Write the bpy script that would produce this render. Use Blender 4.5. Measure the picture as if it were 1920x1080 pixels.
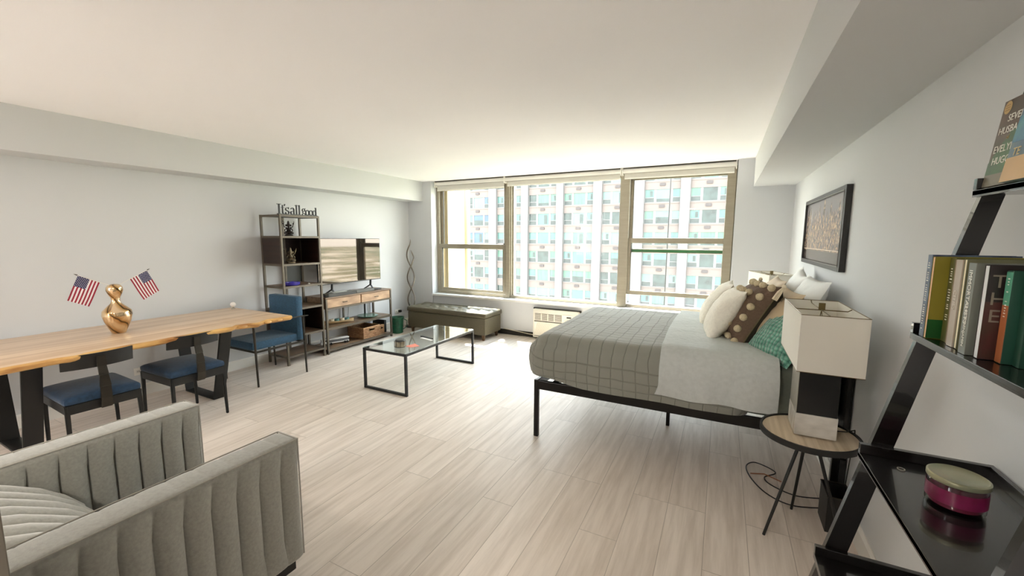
import bpy, bmesh, math, random
from mathutils import Vector, Matrix, noise as mnoise
from math import sin, cos, pi, radians as R, sqrt

S = bpy.context.scene
for o in list(bpy.data.objects): bpy.data.objects.remove(o)
C = bpy.context.scene.collection

# ------------------------------------------------------------------ camera
F_PX = 773.36
yaw, pit, rol = R(26.95), R(6.931), R(0.259)
Fv = Vector((-sin(yaw)*cos(pit), cos(yaw)*cos(pit), -sin(pit)))
Rv = Vector((cos(yaw), sin(yaw), 0)); Uv = Rv.cross(Fv)
Rv, Uv = Rv*cos(rol) + Uv*sin(rol), Uv*cos(rol) - Rv*sin(rol)
cam = bpy.data.cameras.new('camera'); camo = bpy.data.objects.new('camera', cam); C.objects.link(camo)
camo.matrix_world = Matrix(((Rv.x, Uv.x, -Fv.x, 0), (Rv.y, Uv.y, -Fv.y, 0), (Rv.z, Uv.z, -Fv.z, 1.55), (0, 0, 0, 1)))
cam.sensor_width = 36; cam.lens = 36*F_PX/1920; cam.clip_start = 0.02; cam.clip_end = 3000
S.camera = camo

# ------------------------------------------------------------------ sky, sun, added fill lamps
W = bpy.data.worlds.new('sky'); S.world = W; W.use_nodes = True
wt = W.node_tree; bg = wt.nodes['Background']
tc = wt.nodes.new('ShaderNodeTexCoord'); sx = wt.nodes.new('ShaderNodeSeparateXYZ'); rp = wt.nodes.new('ShaderNodeValToRGB')
wt.links.new(tc.outputs['Generated'], sx.inputs[0]); wt.links.new(sx.outputs['Z'], rp.inputs[0]); wt.links.new(rp.outputs[0], bg.inputs['Color'])
rp.color_ramp.elements[0].position = 0.0; rp.color_ramp.elements[0].color = (1.0, 0.97, 0.93, 1)
rp.color_ramp.elements[1].position = 0.8; rp.color_ramp.elements[1].color = (0.70, 0.84, 1.0, 1)
bg.inputs['Strength'].default_value = 2.35

sun = bpy.data.lights.new('sun', 'SUN'); sun.energy = 6.5; sun.angle = R(0.55); sun.color = (1, .95, .87)
suno = bpy.data.objects.new('sun', sun); C.objects.link(suno)
el = R(61); sd = Vector((0.51*cos(el), -0.86*cos(el), -sin(el)))
suno.rotation_euler = sd.to_track_quat('-Z', 'Y').to_euler(); suno.location = (-4, 12, 12)

FILL_LAMPS = [(-0.9, -1.3, 8), (-2.9, -1.6, 8)]  # unseen lamps added behind the camera to brighten the room
def fill_lamp_light(x, y, e):
    l = bpy.data.lights.new('fill_lamp_glow', 'AREA'); l.shape = 'DISK'; l.size = .34; l.energy = e; l.color = (1, .93, .84)
    o = bpy.data.objects.new('fill_lamp_glow', l); C.objects.link(o); o.location = (x, y, 2.405)
    return o

vs = S.view_settings; vs.view_transform = 'Standard'; vs.look = 'None'; vs.gamma = 1; vs.use_curve_mapping = False
vs.exposure = 2.42
S.cycles.use_denoising = True
S.cycles.max_bounces = 12; S.cycles.diffuse_bounces = 7; S.cycles.glossy_bounces = 4; S.cycles.transparent_max_bounces = 12
S.cycles.sample_clamp_indirect = 8; S.cycles.caustics_reflective = False; S.cycles.caustics_refractive = False
random.seed(7)

# ------------------------------------------------------------------ materials
def srgb(c):
    return tuple(((v/255)/12.92 if v/255 <= .04045 else (((v/255)+.055)/1.055)**2.4) for v in c) + (1,)
MATS = {}
def mat(name, col, rough=.5, metal=0, var=0, scale=8, stretch=(1, 1, 1), bump=0, bscale=None, spec=None, trans=0, coat=0, sheen=0, col2=None, emit=0, detail=4):
    if name in MATS: return MATS[name]
    m = bpy.data.materials.new(name); m.use_nodes = True; nt = m.node_tree; b = nt.nodes['Principled BSDF']
    c = srgb(col); b.inputs['Base Color'].default_value = c; b.inputs['Roughness'].default_value = rough; b.inputs['Metallic'].default_value = metal
    if spec is not None: b.inputs['Specular IOR Level'].default_value = spec
    if trans: b.inputs['Transmission Weight'].default_value = trans
    if coat: b.inputs['Coat Weight'].default_value = coat
    if sheen: b.inputs['Sheen Weight'].default_value = sheen; b.inputs['Sheen Roughness'].default_value = .4
    tcn = nt.nodes.new('ShaderNodeTexCoord'); mp = nt.nodes.new('ShaderNodeMapping'); mp.inputs['Scale'].default_value = stretch
    nt.links.new(tcn.outputs['Object'], mp.inputs[0])
    nz = nt.nodes.new('ShaderNodeTexNoise'); nz.inputs['Scale'].default_value = scale; nz.inputs['Detail'].default_value = detail
    nt.links.new(mp.outputs[0], nz.inputs['Vector'])
    if var or col2:
        r = nt.nodes.new('ShaderNodeValToRGB'); r.color_ramp.elements[0].position = .3; r.color_ramp.elements[1].position = .7
        r.color_ramp.elements[0].color = srgb(col2) if col2 else tuple(max(0, x*(1-var)) for x in c[:3]) + (1,)
        r.color_ramp.elements[1].color = c if col2 else tuple(min(1, x*(1+var)) for x in c[:3]) + (1,)
        nt.links.new(nz.outputs['Fac'], r.inputs[0]); nt.links.new(r.outputs[0], b.inputs['Base Color'])
    if bump:
        n2 = nt.nodes.new('ShaderNodeTexNoise'); n2.inputs['Scale'].default_value = bscale or scale; n2.inputs['Detail'].default_value = 3
        nt.links.new(mp.outputs[0], n2.inputs['Vector'])
        bp = nt.nodes.new('ShaderNodeBump'); bp.inputs['Strength'].default_value = bump; bp.inputs['Distance'].default_value = .01
        nt.links.new(n2.outputs['Fac'], bp.inputs['Height']); nt.links.new(bp.outputs[0], b.inputs['Normal'])
    if emit:
        b.inputs['Emission Color'].default_value = c; b.inputs['Emission Strength'].default_value = emit
    MATS[name] = m
    return m
def glassmat(name, tint, refl=.08, rough=0.0, opacity=0.0):
    if name in MATS: return MATS[name]
    m = bpy.data.materials.new(name); m.use_nodes = True; nt = m.node_tree
    out = nt.nodes['Material Output']; nt.nodes.remove(nt.nodes['Principled BSDF'])
    t = nt.nodes.new('ShaderNodeBsdfTransparent'); t.inputs[0].default_value = tint + (1,)
    g = nt.nodes.new('ShaderNodeBsdfGlossy'); g.inputs['Roughness'].default_value = rough
    lw = nt.nodes.new('ShaderNodeLayerWeight'); pw = nt.nodes.new('ShaderNodeMath'); pw.operation = 'POWER'; pw.inputs[1].default_value = 4.5; nt.links.new(lw.outputs['Facing'], pw.inputs[0])
    fr = nt.nodes.new('ShaderNodeMath'); fr.operation = 'MULTIPLY_ADD'; fr.inputs[1].default_value = .9; fr.inputs[2].default_value = refl*.4; nt.links.new(pw.outputs[0], fr.inputs[0])
    mx = nt.nodes.new('ShaderNodeMixShader'); nt.links.new(fr.outputs[0], mx.inputs[0]); nt.links.new(t.outputs[0], mx.inputs[1]); nt.links.new(g.outputs[0], mx.inputs[2])
    nt.links.new(mx.outputs[0], out.inputs[0]); MATS[name] = m
    return m

wall_m = mat('wall_paint', (207, 209, 211), .6, bump=.05, bscale=160, spec=.3)
soff_m = mat('soffit_paint', (205, 207, 208), .6, bump=.05, bscale=160, spec=.3)
ceil_m = mat('ceiling_paint', (250, 249, 250), .7, var=.015, scale=1.2, bump=.04, bscale=120, spec=.2)
trim_m = mat('white_trim', (232, 230, 224), .4, bump=.02, bscale=40)
sill_m = mat('sill_white', (226, 226, 224), .3, bump=.02, bscale=40)
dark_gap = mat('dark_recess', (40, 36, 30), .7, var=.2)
frame_m = mat('window_bronze_beige', (156, 148, 130), .35, metal=.25, var=.06, scale=5, stretch=(1, 1, 8))
frame_d = mat('window_dark_gasket', (52, 48, 40), .5, var=.1)
blind_m = mat('blind_fabric', (218, 216, 208), .7, bump=.1, bscale=400)
blind_c = mat('blind_cassette', (236, 234, 226), .35, var=.02)
black_m = mat('black_powdercoat', (13, 13, 12), .45, var=.2, scale=30, bump=.05, bscale=200)
gun_m = mat('gunmetal', (58, 54, 48), .38, metal=.7, var=.12, scale=12)
glass_win = glassmat('window_glass', (.97, .99, .975), .015)
glass_tab = glassmat('table_glass', (.90, .95, .94), .42)

def floor_material():
    m = bpy.data.materials.new('wood_look_plank'); m.use_nodes = True; nt = m.node_tree; b = nt.nodes['Principled BSDF']; L = nt.links.new
    tcn = nt.nodes.new('ShaderNodeTexCoord'); sp = nt.nodes.new('ShaderNodeSeparateXYZ'); cb = nt.nodes.new('ShaderNodeCombineXYZ')
    L(tcn.outputs['Object'], sp.inputs[0]); L(sp.outputs['Y'], cb.inputs['X']); L(sp.outputs['X'], cb.inputs['Y'])
    br = nt.nodes.new('ShaderNodeTexBrick'); L(cb.outputs[0], br.inputs['Vector'])
    br.offset = .37; br.offset_frequency = 3; br.squash = 1
    br.inputs['Scale'].default_value = 1; br.inputs['Brick Width'].default_value = 1.22; br.inputs['Row Height'].default_value = .2
    br.inputs['Mortar Size'].default_value = .0018; br.inputs['Mortar Smooth'].default_value = .3; br.inputs['Bias'].default_value = 0
    br.inputs['Color1'].default_value = srgb((230, 220, 210)); br.inputs['Color2'].default_value = srgb((220, 209, 198)); br.inputs['Mortar'].default_value = srgb((182, 172, 161))
    mp = nt.nodes.new('ShaderNodeMapping'); mp.inputs['Scale'].default_value = (16, 1.1, 1); L(tcn.outputs['Object'], mp.inputs[0])
    nz = nt.nodes.new('ShaderNodeTexNoise'); nz.inputs['Scale'].default_value = 1.6; nz.inputs['Detail'].default_value = 7; nz.inputs['Roughness'].default_value = .62; nz.inputs['Distortion'].default_value = .15
    # shift the grain from plank to plank
    ad = nt.nodes.new('ShaderNodeVectorMath'); ad.operation = 'ADD'; L(mp.outputs[0], ad.inputs[0])
    sc = nt.nodes.new('ShaderNodeVectorMath'); sc.operation = 'SCALE'; sc.inputs['Scale'].default_value = 60; L(br.outputs['Color'], sc.inputs[0]); L(sc.outputs[0], ad.inputs[1]); L(ad.outputs[0], nz.inputs['Vector'])
    rr = nt.nodes.new('ShaderNodeValToRGB'); rr.color_ramp.elements[0].position = .36; rr.color_ramp.elements[0].color = (.80, .775, .75, 1); rr.color_ramp.elements[1].position = .62; rr.color_ramp.elements[1].color = (1.03, 1.03, 1.03, 1)
    L(nz.outputs['Fac'], rr.inputs[0])
    mx = nt.nodes.new('ShaderNodeMix'); mx.data_type = 'RGBA'; mx.blend_type = 'MULTIPLY'; mx.inputs[0].default_value = .85
    L(br.outputs['Color'], mx.inputs[6]); L(rr.outputs[0], mx.inputs[7]); L(mx.outputs[2], b.inputs['Base Color'])
    b.inputs['Roughness'].default_value = .45; b.inputs['Specular IOR Level'].default_value = .16
    bp = nt.nodes.new('ShaderNodeBump'); bp.inputs['Strength'].default_value = .35; bp.inputs['Distance'].default_value = .003; bp.invert = True
    mt = nt.nodes.new('ShaderNodeMath'); mt.operation = 'MULTIPLY_ADD'; mt.inputs[1].default_value = -.12; L(nz.outputs['Fac'], mt.inputs[0]); L(br.outputs['Fac'], mt.inputs[2])
    L(mt.outputs[0], bp.inputs['Height']); L(bp.outputs[0], b.inputs['Normal'])
    return m

# ------------------------------------------------------------------ mesh helpers
def BM(): return bmesh.new()
def box(bm, x0, x1, y0, y1, z0, z1, bev=0, mi=0, seg=2):
    b2 = bmesh.new()
    bmesh.ops.create_cube(b2, size=1, matrix=Matrix.Translation(((x0+x1)/2, (y0+y1)/2, (z0+z1)/2)) @ Matrix.Diagonal((abs(x1-x0), abs(y1-y0), abs(z1-z0), 1)))
    if bev: bmesh.ops.bevel(b2, geom=b2.edges[:], offset=bev, segments=seg, affect='EDGES', profile=.5)
    merge(bm, b2, mi); return bm
def merge(bm, b2, mi=None, M=None):
    if M is not None: b2.transform(M)
    if mi is not None:
        for f in b2.faces: f.material_index = mi
    me = bpy.data.meshes.new('tmp'); b2.to_mesh(me); b2.free(); bm.from_mesh(me); bpy.data.meshes.remove(me)
def beam(bm, a, b, w, h=None, up=(0, 0, 1), bev=0, w2=None, h2=None):
    """rectangular bar from a to b; w along the side axis, h along 'up'"""
    a, b = Vector(a), Vector(b); h = h or w; w2 = w2 or w; h2 = h2 or h
    d = (b-a).normalized(); up = Vector(up)
    if abs(d.dot(up)) > .98: up = Vector((0, 1, 0)) if abs(d.y) < .9 else Vector((1, 0, 0))
    s = d.cross(up).normalized(); u = s.cross(d).normalized()
    b2 = bmesh.new(); vs_ = []
    for p, ww, hh in ((a, w, h), (b, w2, h2)):
        vs_.append([b2.verts.new(p + s*sx_*ww/2 + u*sy_*hh/2) for sx_, sy_ in ((-1, -1), (1, -1), (1, 1), (-1, 1))])
    A, B = vs_
    b2.faces.new(A[::-1]); b2.faces.new(B)
    for i in range(4): b2.faces.new((A[i], A[(i+1) % 4], B[(i+1) % 4], B[i]))
    bmesh.ops.recalc_face_normals(b2, faces=b2.faces[:])
    if bev: bmesh.ops.bevel(b2, geom=b2.edges[:], offset=bev, segments=2, affect='EDGES')
    merge(bm, b2)
def tube(bm, pts, r, n=8, close=False, caps=True):
    pts = [Vector(p) for p in pts]; rs = r if isinstance(r, (list, tuple)) else [r]*len(pts)
    rings = []; prev = None; N = len(pts)
    for i, p in enumerate(pts):
        d = (pts[(i+1) % N] - pts[i-1]) if close else (pts[min(i+1, N-1)] - pts[max(i-1, 0)])
        d.normalize()
        if prev is None:
            u = Vector((0, 0, 1)) if abs(d.z) < .9 else Vector((1, 0, 0))
            prev = (u - d*u.dot(d)).normalized()
        else:
            q = prev - d*prev.dot(d); prev = q.normalized() if q.length > 1e-6 else prev
        s = d.cross(prev)
        rings.append([bm.verts.new(p + (prev*cos(2*pi*k/n) + s*sin(2*pi*k/n))*rs[i]) for k in range(n)])
    fs = []
    for i in range(N if close else N-1):
        A, B = rings[i], rings[(i+1) % N]
        for k in range(n): fs.append(bm.faces.new((A[k], A[(k+1) % n], B[(k+1) % n], B[k])))
    if not close and caps: fs.append(bm.faces.new(rings[0][::-1])); fs.append(bm.faces.new(rings[-1]))
    return fs
def lathe(bm, prof, n=32, c=(0, 0, 0), fn=None, mi=0):
    """prof: list of (r,z); fn(a,z,r)->r lets the section vary"""
    c = Vector(c); rings = []
    for r, z in prof:
        if r < 1e-5: rings.append([bm.verts.new(c + Vector((0, 0, z)))])
        else: rings.append([bm.verts.new(c + Vector(((fn(2*pi*k/n, z, r) if fn else r)*cos(2*pi*k/n), (fn(2*pi*k/n, z, r) if fn else r)*sin(2*pi*k/n), z))) for k in range(n)])
    for A, B in zip(rings, rings[1:]):
        for k in range(n):
            k2 = (k+1) % n
            v = [A[k % len(A)], A[k2 % len(A)], B[k2 % len(B)], B[k % len(B)]]
            v = [x for i, x in enumerate(v) if x not in v[:i]]
            if len(v) >= 3:
                f = bm.faces.new(v); f.material_index = mi
def prism(bm, poly, axis, a, b, mi=0):
    """poly of 2-D points extruded along axis 'x','y','z' from a to b"""
    def P(p, t): return {'x': (t, p[0], p[1]), 'y': (p[0], t, p[1]), 'z': (p[0], p[1], t)}[axis]
    b2 = bmesh.new()
    A = [b2.verts.new(P(p, a)) for p in poly]; B = [b2.verts.new(P(p, b)) for p in poly]
    b2.faces.new(A); b2.faces.new(B[::-1])
    for i in range(len(poly)): b2.faces.new((A[i], B[i], B[(i+1) % len(poly)], A[(i+1) % len(poly)]))
    bmesh.ops.recalc_face_normals(b2, faces=b2.faces[:])
    merge(bm, b2, mi)
def sphere(bm, c, r, sx_=1, sy_=1, sz_=1, u=16, v=10):
    b2 = bmesh.new(); bmesh.ops.create_uvsphere(b2, u_segments=u, v_segments=v, radius=r, matrix=Matrix.Translation(c) @ Matrix.Diagonal((sx_, sy_, sz_, 1)))
    merge(bm, b2)
def rounded(x0, x1, y0, y1, z0, z1, r, nx, ny, nz, bottom=True, fn=None):
    """evenly gridded rounded box; fn(p, n) may move a point"""
    b = bmesh.new(); cache = {}
    lo, hi = Vector((x0, y0, z0)), Vector((x1, y1, z1)); N = (nx, ny, nz)
    def V(i, j, k):
        key = (i, j, k)
        if key in cache: return cache[key]
        p = Vector((x0+(x1-x0)*i/nx, y0+(y1-y0)*j/ny, z0+(z1-z0)*k/nz))
        zz = (z0 if not bottom else z0+r)
        q = Vector((min(max(p.x, x0+r), x1-r), min(max(p.y, y0+r), y1-r), min(max(p.z, zz), z1-r)))
        d = p-q; n = d.normalized() if d.length > 1e-6 else Vector((0, 0, 1))
        if d.length > 1e-6: p = q + n*r
        if fn: p = fn(p, n)
        cache[key] = b.verts.new(p); return cache[key]
    for j in range(ny):
        for k in range(nz):
            b.faces.new((V(0, j, k), V(0, j, k+1), V(0, j+1, k+1), V(0, j+1, k))); b.faces.new((V(nx, j, k), V(nx, j+1, k), V(nx, j+1, k+1), V(nx, j, k+1)))
    for i in range(nx):
        for k in range(nz):
            b.faces.new((V(i, 0, k), V(i+1, 0, k), V(i+1, 0, k+1), V(i, 0, k+1))); b.faces.new((V(i, ny, k), V(i, ny, k+1), V(i+1, ny, k+1), V(i+1, ny, k)))
        for j in range(ny):
            b.faces.new((V(i, j, nz), V(i+1, j, nz), V(i+1, j+1, nz), V(i, j+1, nz)))
            if bottom: b.faces.new((V(i, j, 0), V(i, j+1, 0), V(i+1, j+1, 0), V(i+1, j, 0)))
    bmesh.ops.recalc_face_normals(b, faces=b.faces[:])
    return b
def nz3(p, s, seed=0): return mnoise.noise(Vector((p[0]*s+seed*7.3, p[1]*s+seed*3.1, p[2]*s-seed*5.7)))
def channel_loft(prof, s0, s1, nch, axis, depth, weights=None, per=10, capr=.012, flip=False, start=0.0):
    """closed profile (a,b) swept along an axis with stitched channels; grooves pull points towards the profile centre"""
    b = bmesh.new(); n = len(prof); cx = sum(p[0] for p in prof)/n; cy = sum(p[1] for p in prof)/n
    nrm = []
    for i in range(n):
        a, c_ = prof[i-1], prof[(i+1) % n]; t = Vector((c_[0]-a[0], c_[1]-a[1])); q = Vector((t.y, -t.x)).normalized()
        if q.dot(Vector((prof[i][0]-cx, prof[i][1]-cy))) < 0: q = -q
        nrm.append(q)
    steps = nch*per; rings = []
    def P(a, c_, t): return (t, a, c_) if axis == 'x' else (a, t, c_)
    for s in range(steps+1):
        u = s/steps; t = s0 + (s1-s0)*u; ph = abs(sin(pi*(u*nch + start))); g = ph**.42 - 1
        e = min(u, 1-u)*(abs(s1-s0)); ins = 0
        if e < capr*2: ins = capr*(1 - sqrt(max(0, 1-(1-e/(capr*2))**2)))
        ring = []
        for i in range(n):
            w = weights[i] if weights else 1
            d = g*depth*w - ins
            ring.append(b.verts.new(P(prof[i][0]+nrm[i].x*d, prof[i][1]+nrm[i].y*d, t)))
        rings.append(ring)
    for A, B in zip(rings, rings[1:]):
        for k in range(n): b.faces.new((A[k], A[(k+1) % n], B[(k+1) % n], B[k]))
    b.faces.new(rings[0]); b.faces.new(rings[-1])
    bmesh.ops.recalc_face_normals(b, faces=b.faces[:])
    return b
def rrect(a0, a1, b0, b1, r, k=4, ext=3):
    """rounded rectangle profile with extra points along the straight sides"""
    pts = []
    for cx, cy, s in ((a1-r, b1-r, 0), (a0+r, b1-r, 1), (a0+r, b0+r, 2), (a1-r, b0+r, 3)):
        for i in range(k+1):
            t = (s + i/k)*pi/2; pts.append((cx+r*cos(t), cy+r*sin(t)))
    return pts

# ------------------------------------------------------------------ object helpers
def link(name, me, m, parent, smooth):
    o = bpy.data.objects.new(name, me); C.objects.link(o)
    for x in (m if isinstance(m, (list, tuple)) else [m]): me.materials.append(x)
    if parent: o.parent = parent
    if smooth:
        for p in me.polygons: p.use_smooth = True
        try: me.set_sharp_from_angle(angle=R(40 if smooth is True else smooth))
        except Exception: pass
    return o
def obj(name, bm, m, parent=None, smooth=True, local=False, label=None):
    """bm is in world coordinates unless local; children are shifted into the parent's frame"""
    if parent and not local:
        org = Vector(parent.get('_org', (0, 0, 0)))
        bmesh.ops.translate(bm, verts=bm.verts[:], vec=-org)
    me = bpy.data.meshes.new(name); bm.to_mesh(me); bm.free()
    o = link(name, me, m, parent, smooth)
    if parent: o['_org'] = parent.get('_org', (0, 0, 0))
    if label: o['label'] = label
    return o
def thing(name, label, cat, loc=(0, 0, 0), rz=0, group=None):
    o = bpy.data.objects.new(name, None); C.objects.link(o); o.location = loc; o.rotation_euler = (0, 0, rz); o.empty_display_size = .05
    o['label'] = label; o['category'] = cat; o['_org'] = tuple(loc)
    if group: o['group'] = group
    return o
def single(name, bm, m, label, cat, org=None, group=None, smooth=True, kind=None):
    if org is not None: bmesh.ops.translate(bm, verts=bm.verts[:], vec=-Vector(org))
    me = bpy.data.meshes.new(name); bm.to_mesh(me); bm.free(); o = link(name, me, m, None, smooth)
    if org is not None: o.location = org
    o['label'] = label; o['category'] = cat
    if group: o['group'] = group
    if kind: o['kind'] = kind
    return o
def struct(name, bm, m, parent=None, smooth=False):
    me = bpy.data.meshes.new(name); bm.to_mesh(me); bm.free(); o = link(name, me, m, parent, smooth)
    if not parent: o['kind'] = 'structure'
    return o
def dup(o, loc, rz, label, group=None):
    def cp(src, par):
        c = src.copy(); C.objects.link(c)
        if par: c.parent = par
        for ch in list(src.children): cp(ch, c)
        return c
    c = cp(o, None); c.location = loc; c.rotation_euler = (0, 0, rz); c['label'] = label
    if group: c['group'] = group
    return c
def text_mesh(body, size, ext=.0005, align='LEFT', shear=0, space=1.0):
    cu = bpy.data.curves.new('txt', 'FONT'); cu.body = body; cu.size = size; cu.extrude = ext; cu.align_x = align; cu.shear = shear; cu.space_character = space; cu.resolution_u = 3
    o = bpy.data.objects.new('txt', cu); C.objects.link(o)
    dg = bpy.context.evaluated_depsgraph_get(); me = bpy.data.meshes.new_from_object(o.evaluated_get(dg))
    bpy.data.objects.remove(o); bpy.data.curves.remove(cu)
    b = bmesh.new(); b.from_mesh(me); bpy.data.meshes.remove(me)
    for f in b.faces: f.material_index = 0
    return b
def place(b, origin, xdir, ydir):
    """put a flat shape drawn in xy onto a plane given by two directions"""
    x = Vector(xdir).normalized(); y = Vector(ydir).normalized(); z = x.cross(y)
    M = Matrix(((x.x, y.x, z.x, origin[0]), (x.y, y.y, z.y, origin[1]), (x.z, y.z, z.z, origin[2]), (0, 0, 0, 1)))
    b.transform(M); return b

# ================================================================== ROOM
XL, XR, YW, YB, H = -5.0, .704, 5.77, -3.2, 2.5
YG = 5.97        # window plane
fl = BM(); box(fl, XL-.1, XR+.1, YB-.1, 6.2, -.12, 0); struct('floor', fl, floor_material())
b = BM(); box(b, XL-.1, XR+.1, YB-.1, 6.05, H, H+.15); struct('ceiling', b, ceil_m)
b = BM(); box(b, XL-.15, XL, YB-.1, 6.05, 0, H); struct('wall_left', b, wall_m)
b = BM(); box(b, -3.9, XR, YB-.15, YB, 0, H); box(b, XL, -3.9, YB-.15, YB, 0, .9); struct('wall_rear', b, wall_m)  # opening in this unseen wall is added to let sky fill in
b = BM(); box(b, XR, XR+.15, YB-.1, 6.05, 0, H); struct('wall_right', b, wall_m)
b = BM(); box(b, XL, -4.495, YW, 6.05, 0, H); box(b, .108, XR, YW, 6.05, 0, H)
box(b, -4.495, .108, 5.79, 6.05, .085, .545); box(b, -4.495, .108, 5.90, 6.05, 0, .085); box(b, -4.495, .108, 5.92, 6.05, 2.452, H)
struct('wall_window', b, wall_m)
b = BM(); box(b, XL, -4.673, YB, YW, 2.168, H); struct('wall_left_soffit', b, soff_m)
b = BM(); box(b, .282, XR, YB, YW, 2.168, H); struct('wall_right_soffit', b, soff_m)
b = BM(); box(b, -4.495, .108, 5.745, 6.0, .545, .578, .004); struct('trim_1', b, sill_m)
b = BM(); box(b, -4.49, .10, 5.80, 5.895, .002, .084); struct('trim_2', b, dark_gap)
b = BM()
prism(b, [(XL, 0), (XL+.016, 0), (XL+.016, .10), (XL+.006, .112), (XL, .112)], 'y', YB, YW-.001); struct('baseboard_left', b, trim_m)
b = BM(); prism(b, [(XR, 0), (XR-.016, 0), (XR-.016, .10), (XR-.006, .112), (XR, .112)], 'y', YB, YW-.001); struct('baseboard_right', b, trim_m)
b = BM(); box(b, XL+.017, -4.50, YW-.014, YW, 0, .11, .002); box(b, .112, XR-.017, YW-.014, YW, 0, .11, .002); struct('baseboard_window', b, trim_m)
# dark painted end of the partition beside the armchair, at the left edge of the view
b = BM(); box(b, -1.62, -.965, .03, .163, 0, H)
struct('wall_partition', b, mat('partition_dark_grey', (62, 58, 52), .55, var=.06, scale=3))
b = BM(); box(b, -.968, -.958, .026, .167, 0, H, .002); struct('trim_3', b, mat('partition_edge', (112, 106, 95), .4, var=.05))

# ---- windows
def window(idx, x0, x1, kind):
    z0, z1 = .578, 2.452; w = .055
    f = BM(); ya, yb = YG-.05, YG+.07
    box(f, x0, x0+w, ya, yb, z0, z1, .004); box(f, x1-w, x1, ya, yb, z0, z1, .004); box(f, x0+w, x1-w, ya, yb, z0, z0+.045, .004); box(f, x0+w, x1-w, ya, yb, z1-.06, z1, .004)
    o = struct('window_%d' % idx, f, frame_m, smooth=False)
    xi0, xi1 = x0+w+.004, x1-w-.004
    def sash(za, zb, y, wd=.042, br=.042, tr=.042):
        s = BM()
        box(s, xi0, xi0+wd, y, y+.035, za, zb, .003); box(s, xi1-wd, xi1, y, y+.035, za, zb, .003); box(s, xi0+wd, xi1-wd, y, y+.035, za, za+br, .003); box(s, xi0+wd, xi1-wd, y, y+.035, zb-tr, zb, .003)
        so = struct('window_sash', s, frame_m, o)
        g = BM(); box(g, xi0+wd-.004, xi1-wd+.004, y+.015, y+.02, za+br-.004, zb-tr+.004); struct('pane', g, glass_win, so)
        k = BM(); t = .006
        box(k, xi0+wd, xi0+wd+t, y+.004, y+.03, za+br, zb-tr); box(k, xi1-wd-t, xi1-wd, y+.004, y+.03, za+br, zb-tr)
        struct('gasket', k, frame_d, so)
    if kind == 'fixed': 
        g = BM(); box(g, x0+w-.004, x1-w+.004, YG+.01, YG+.016, z0+.04, z1-.055); struct('pane', g, glass_win, o)
        k = BM(); box(k, x0+w, x0+w+.02, YG-.01, YG+.03, z0+.045, z1-.06); box(k, x1-w-.02, x1-w, YG-.01, YG+.03, z0+.045, z1-.06); struct('glazing_bead', k, frame_m, o)
    elif kind == 'hung':
        sash(z0+.05, 1.44, YG-.045, br=.05, tr=.065); sash(1.36, z1-.062, YG+.005)
        k = BM(); box(k, xi1-.03, xi1-.012, YG-.062, YG-.046, 1.44, 1.458, .003); struct('sash_lock', k, frame_d, o)
    else:      # lower sash raised
        sash(.765, 1.555, YG-.045, br=.055, tr=.07); sash(1.355, z1-.062, YG+.005, br=.05)
        k = BM(); box(k, xi1-.02, xi1-.004, YG-.062, YG-.046, 1.535, 1.55, .003); struct('sash_lock', k, frame_d, o)
        k = BM(); box(k, xi0+.045, xi1-.045, YG-.004, YG+.002, 1.365, 1.392); struct('green_glass_edge', k, mat('green_glass_edge', (70, 130, 84), .2, var=.1), o)
window(1, -4.495, -3.08, 'hung')
window(2, -3.08, -1.25, 'fixed')
window(3, -1.25, .108, 'open')
# mullion covers between the window units
b = BM(); box(b, -3.115, -3.045, YG-.075, YG-.052, .58, 2.45, .004); struct('trim_4', b, frame_m)
b = BM(); box(b, -1.315, -1.185, YG-.08, YG-.052, .58, 2.45, .004); struct('trim_5', b, frame_m)
b = BM(); box(b, -.0, .100, YG-.075, YG-.052, .58, 2.45, .004); struct('trim_6', b, frame_m)
# deep exterior fin beside the left unit
b = BM(); box(b, -4.46, -4.36, 6.06, 6.72, -3, 4, .01); box(b, -4.36, -4.30, 6.60, 6.70, -3, 4, .01); struct('trim_7', b, mat('fin_beige', (205, 190, 158), .5, var=.05))

# roller blinds
for i, (x0, x1, zd, lab) in enumerate(((-4.44, -3.115, 2.35, 'white roller blind rolled up over the leftmost window unit'), (-3.085, -1.305, 2.362, 'white roller blind rolled up over the wide middle window pane'), (-1.27, .085, 2.365, 'white roller blind rolled up over the window with the raised sash'))):
    t = thing('roller_blind', lab, 'blind', ((x0+x1)/2, 5.86, 2.42), group='roller blinds over the windows')
    c_ = BM(); prism(c_, [(5.815, 2.425), (5.83, 2.485), (5.895, 2.485), (5.895, 2.425)], 'x', x0, x1); obj('cassette', c_, blind_c, t)
    c_ = BM(); box(c_, x0+.012, x1-.012, 5.862, 5.866, zd, 2.43); obj('fabric', c_, blind_m, t)
    c_ = BM(); box(c_, x0+.012, x1-.012, 5.856, 5.872, zd-.012, zd+.006, .004); obj('hem_bar', c_, blind_c, t)
    c_ = BM(); box(c_, x0, x1, 5.812, 5.898, 2.4855, 2.4985); obj('head_rail', c_, frame_d, t, smooth=False)
    c_ = BM(); box(c_, x0+.002, x1-.002, 5.8125, 5.816, 2.418, 2.4245); obj('shadow_strip', c_, mat('shadow_strip_grey', (150, 146, 136), .5), t, smooth=False)  # grey strip stands in for the shade line under the cassette
    for xx in (x0-.012, x1): 
        c_ = BM(); box(c_, xx, xx+.012, 5.81, 5.90, 2.40, 2.498, .003); obj('bracket', c_, blind_c, t)

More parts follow.
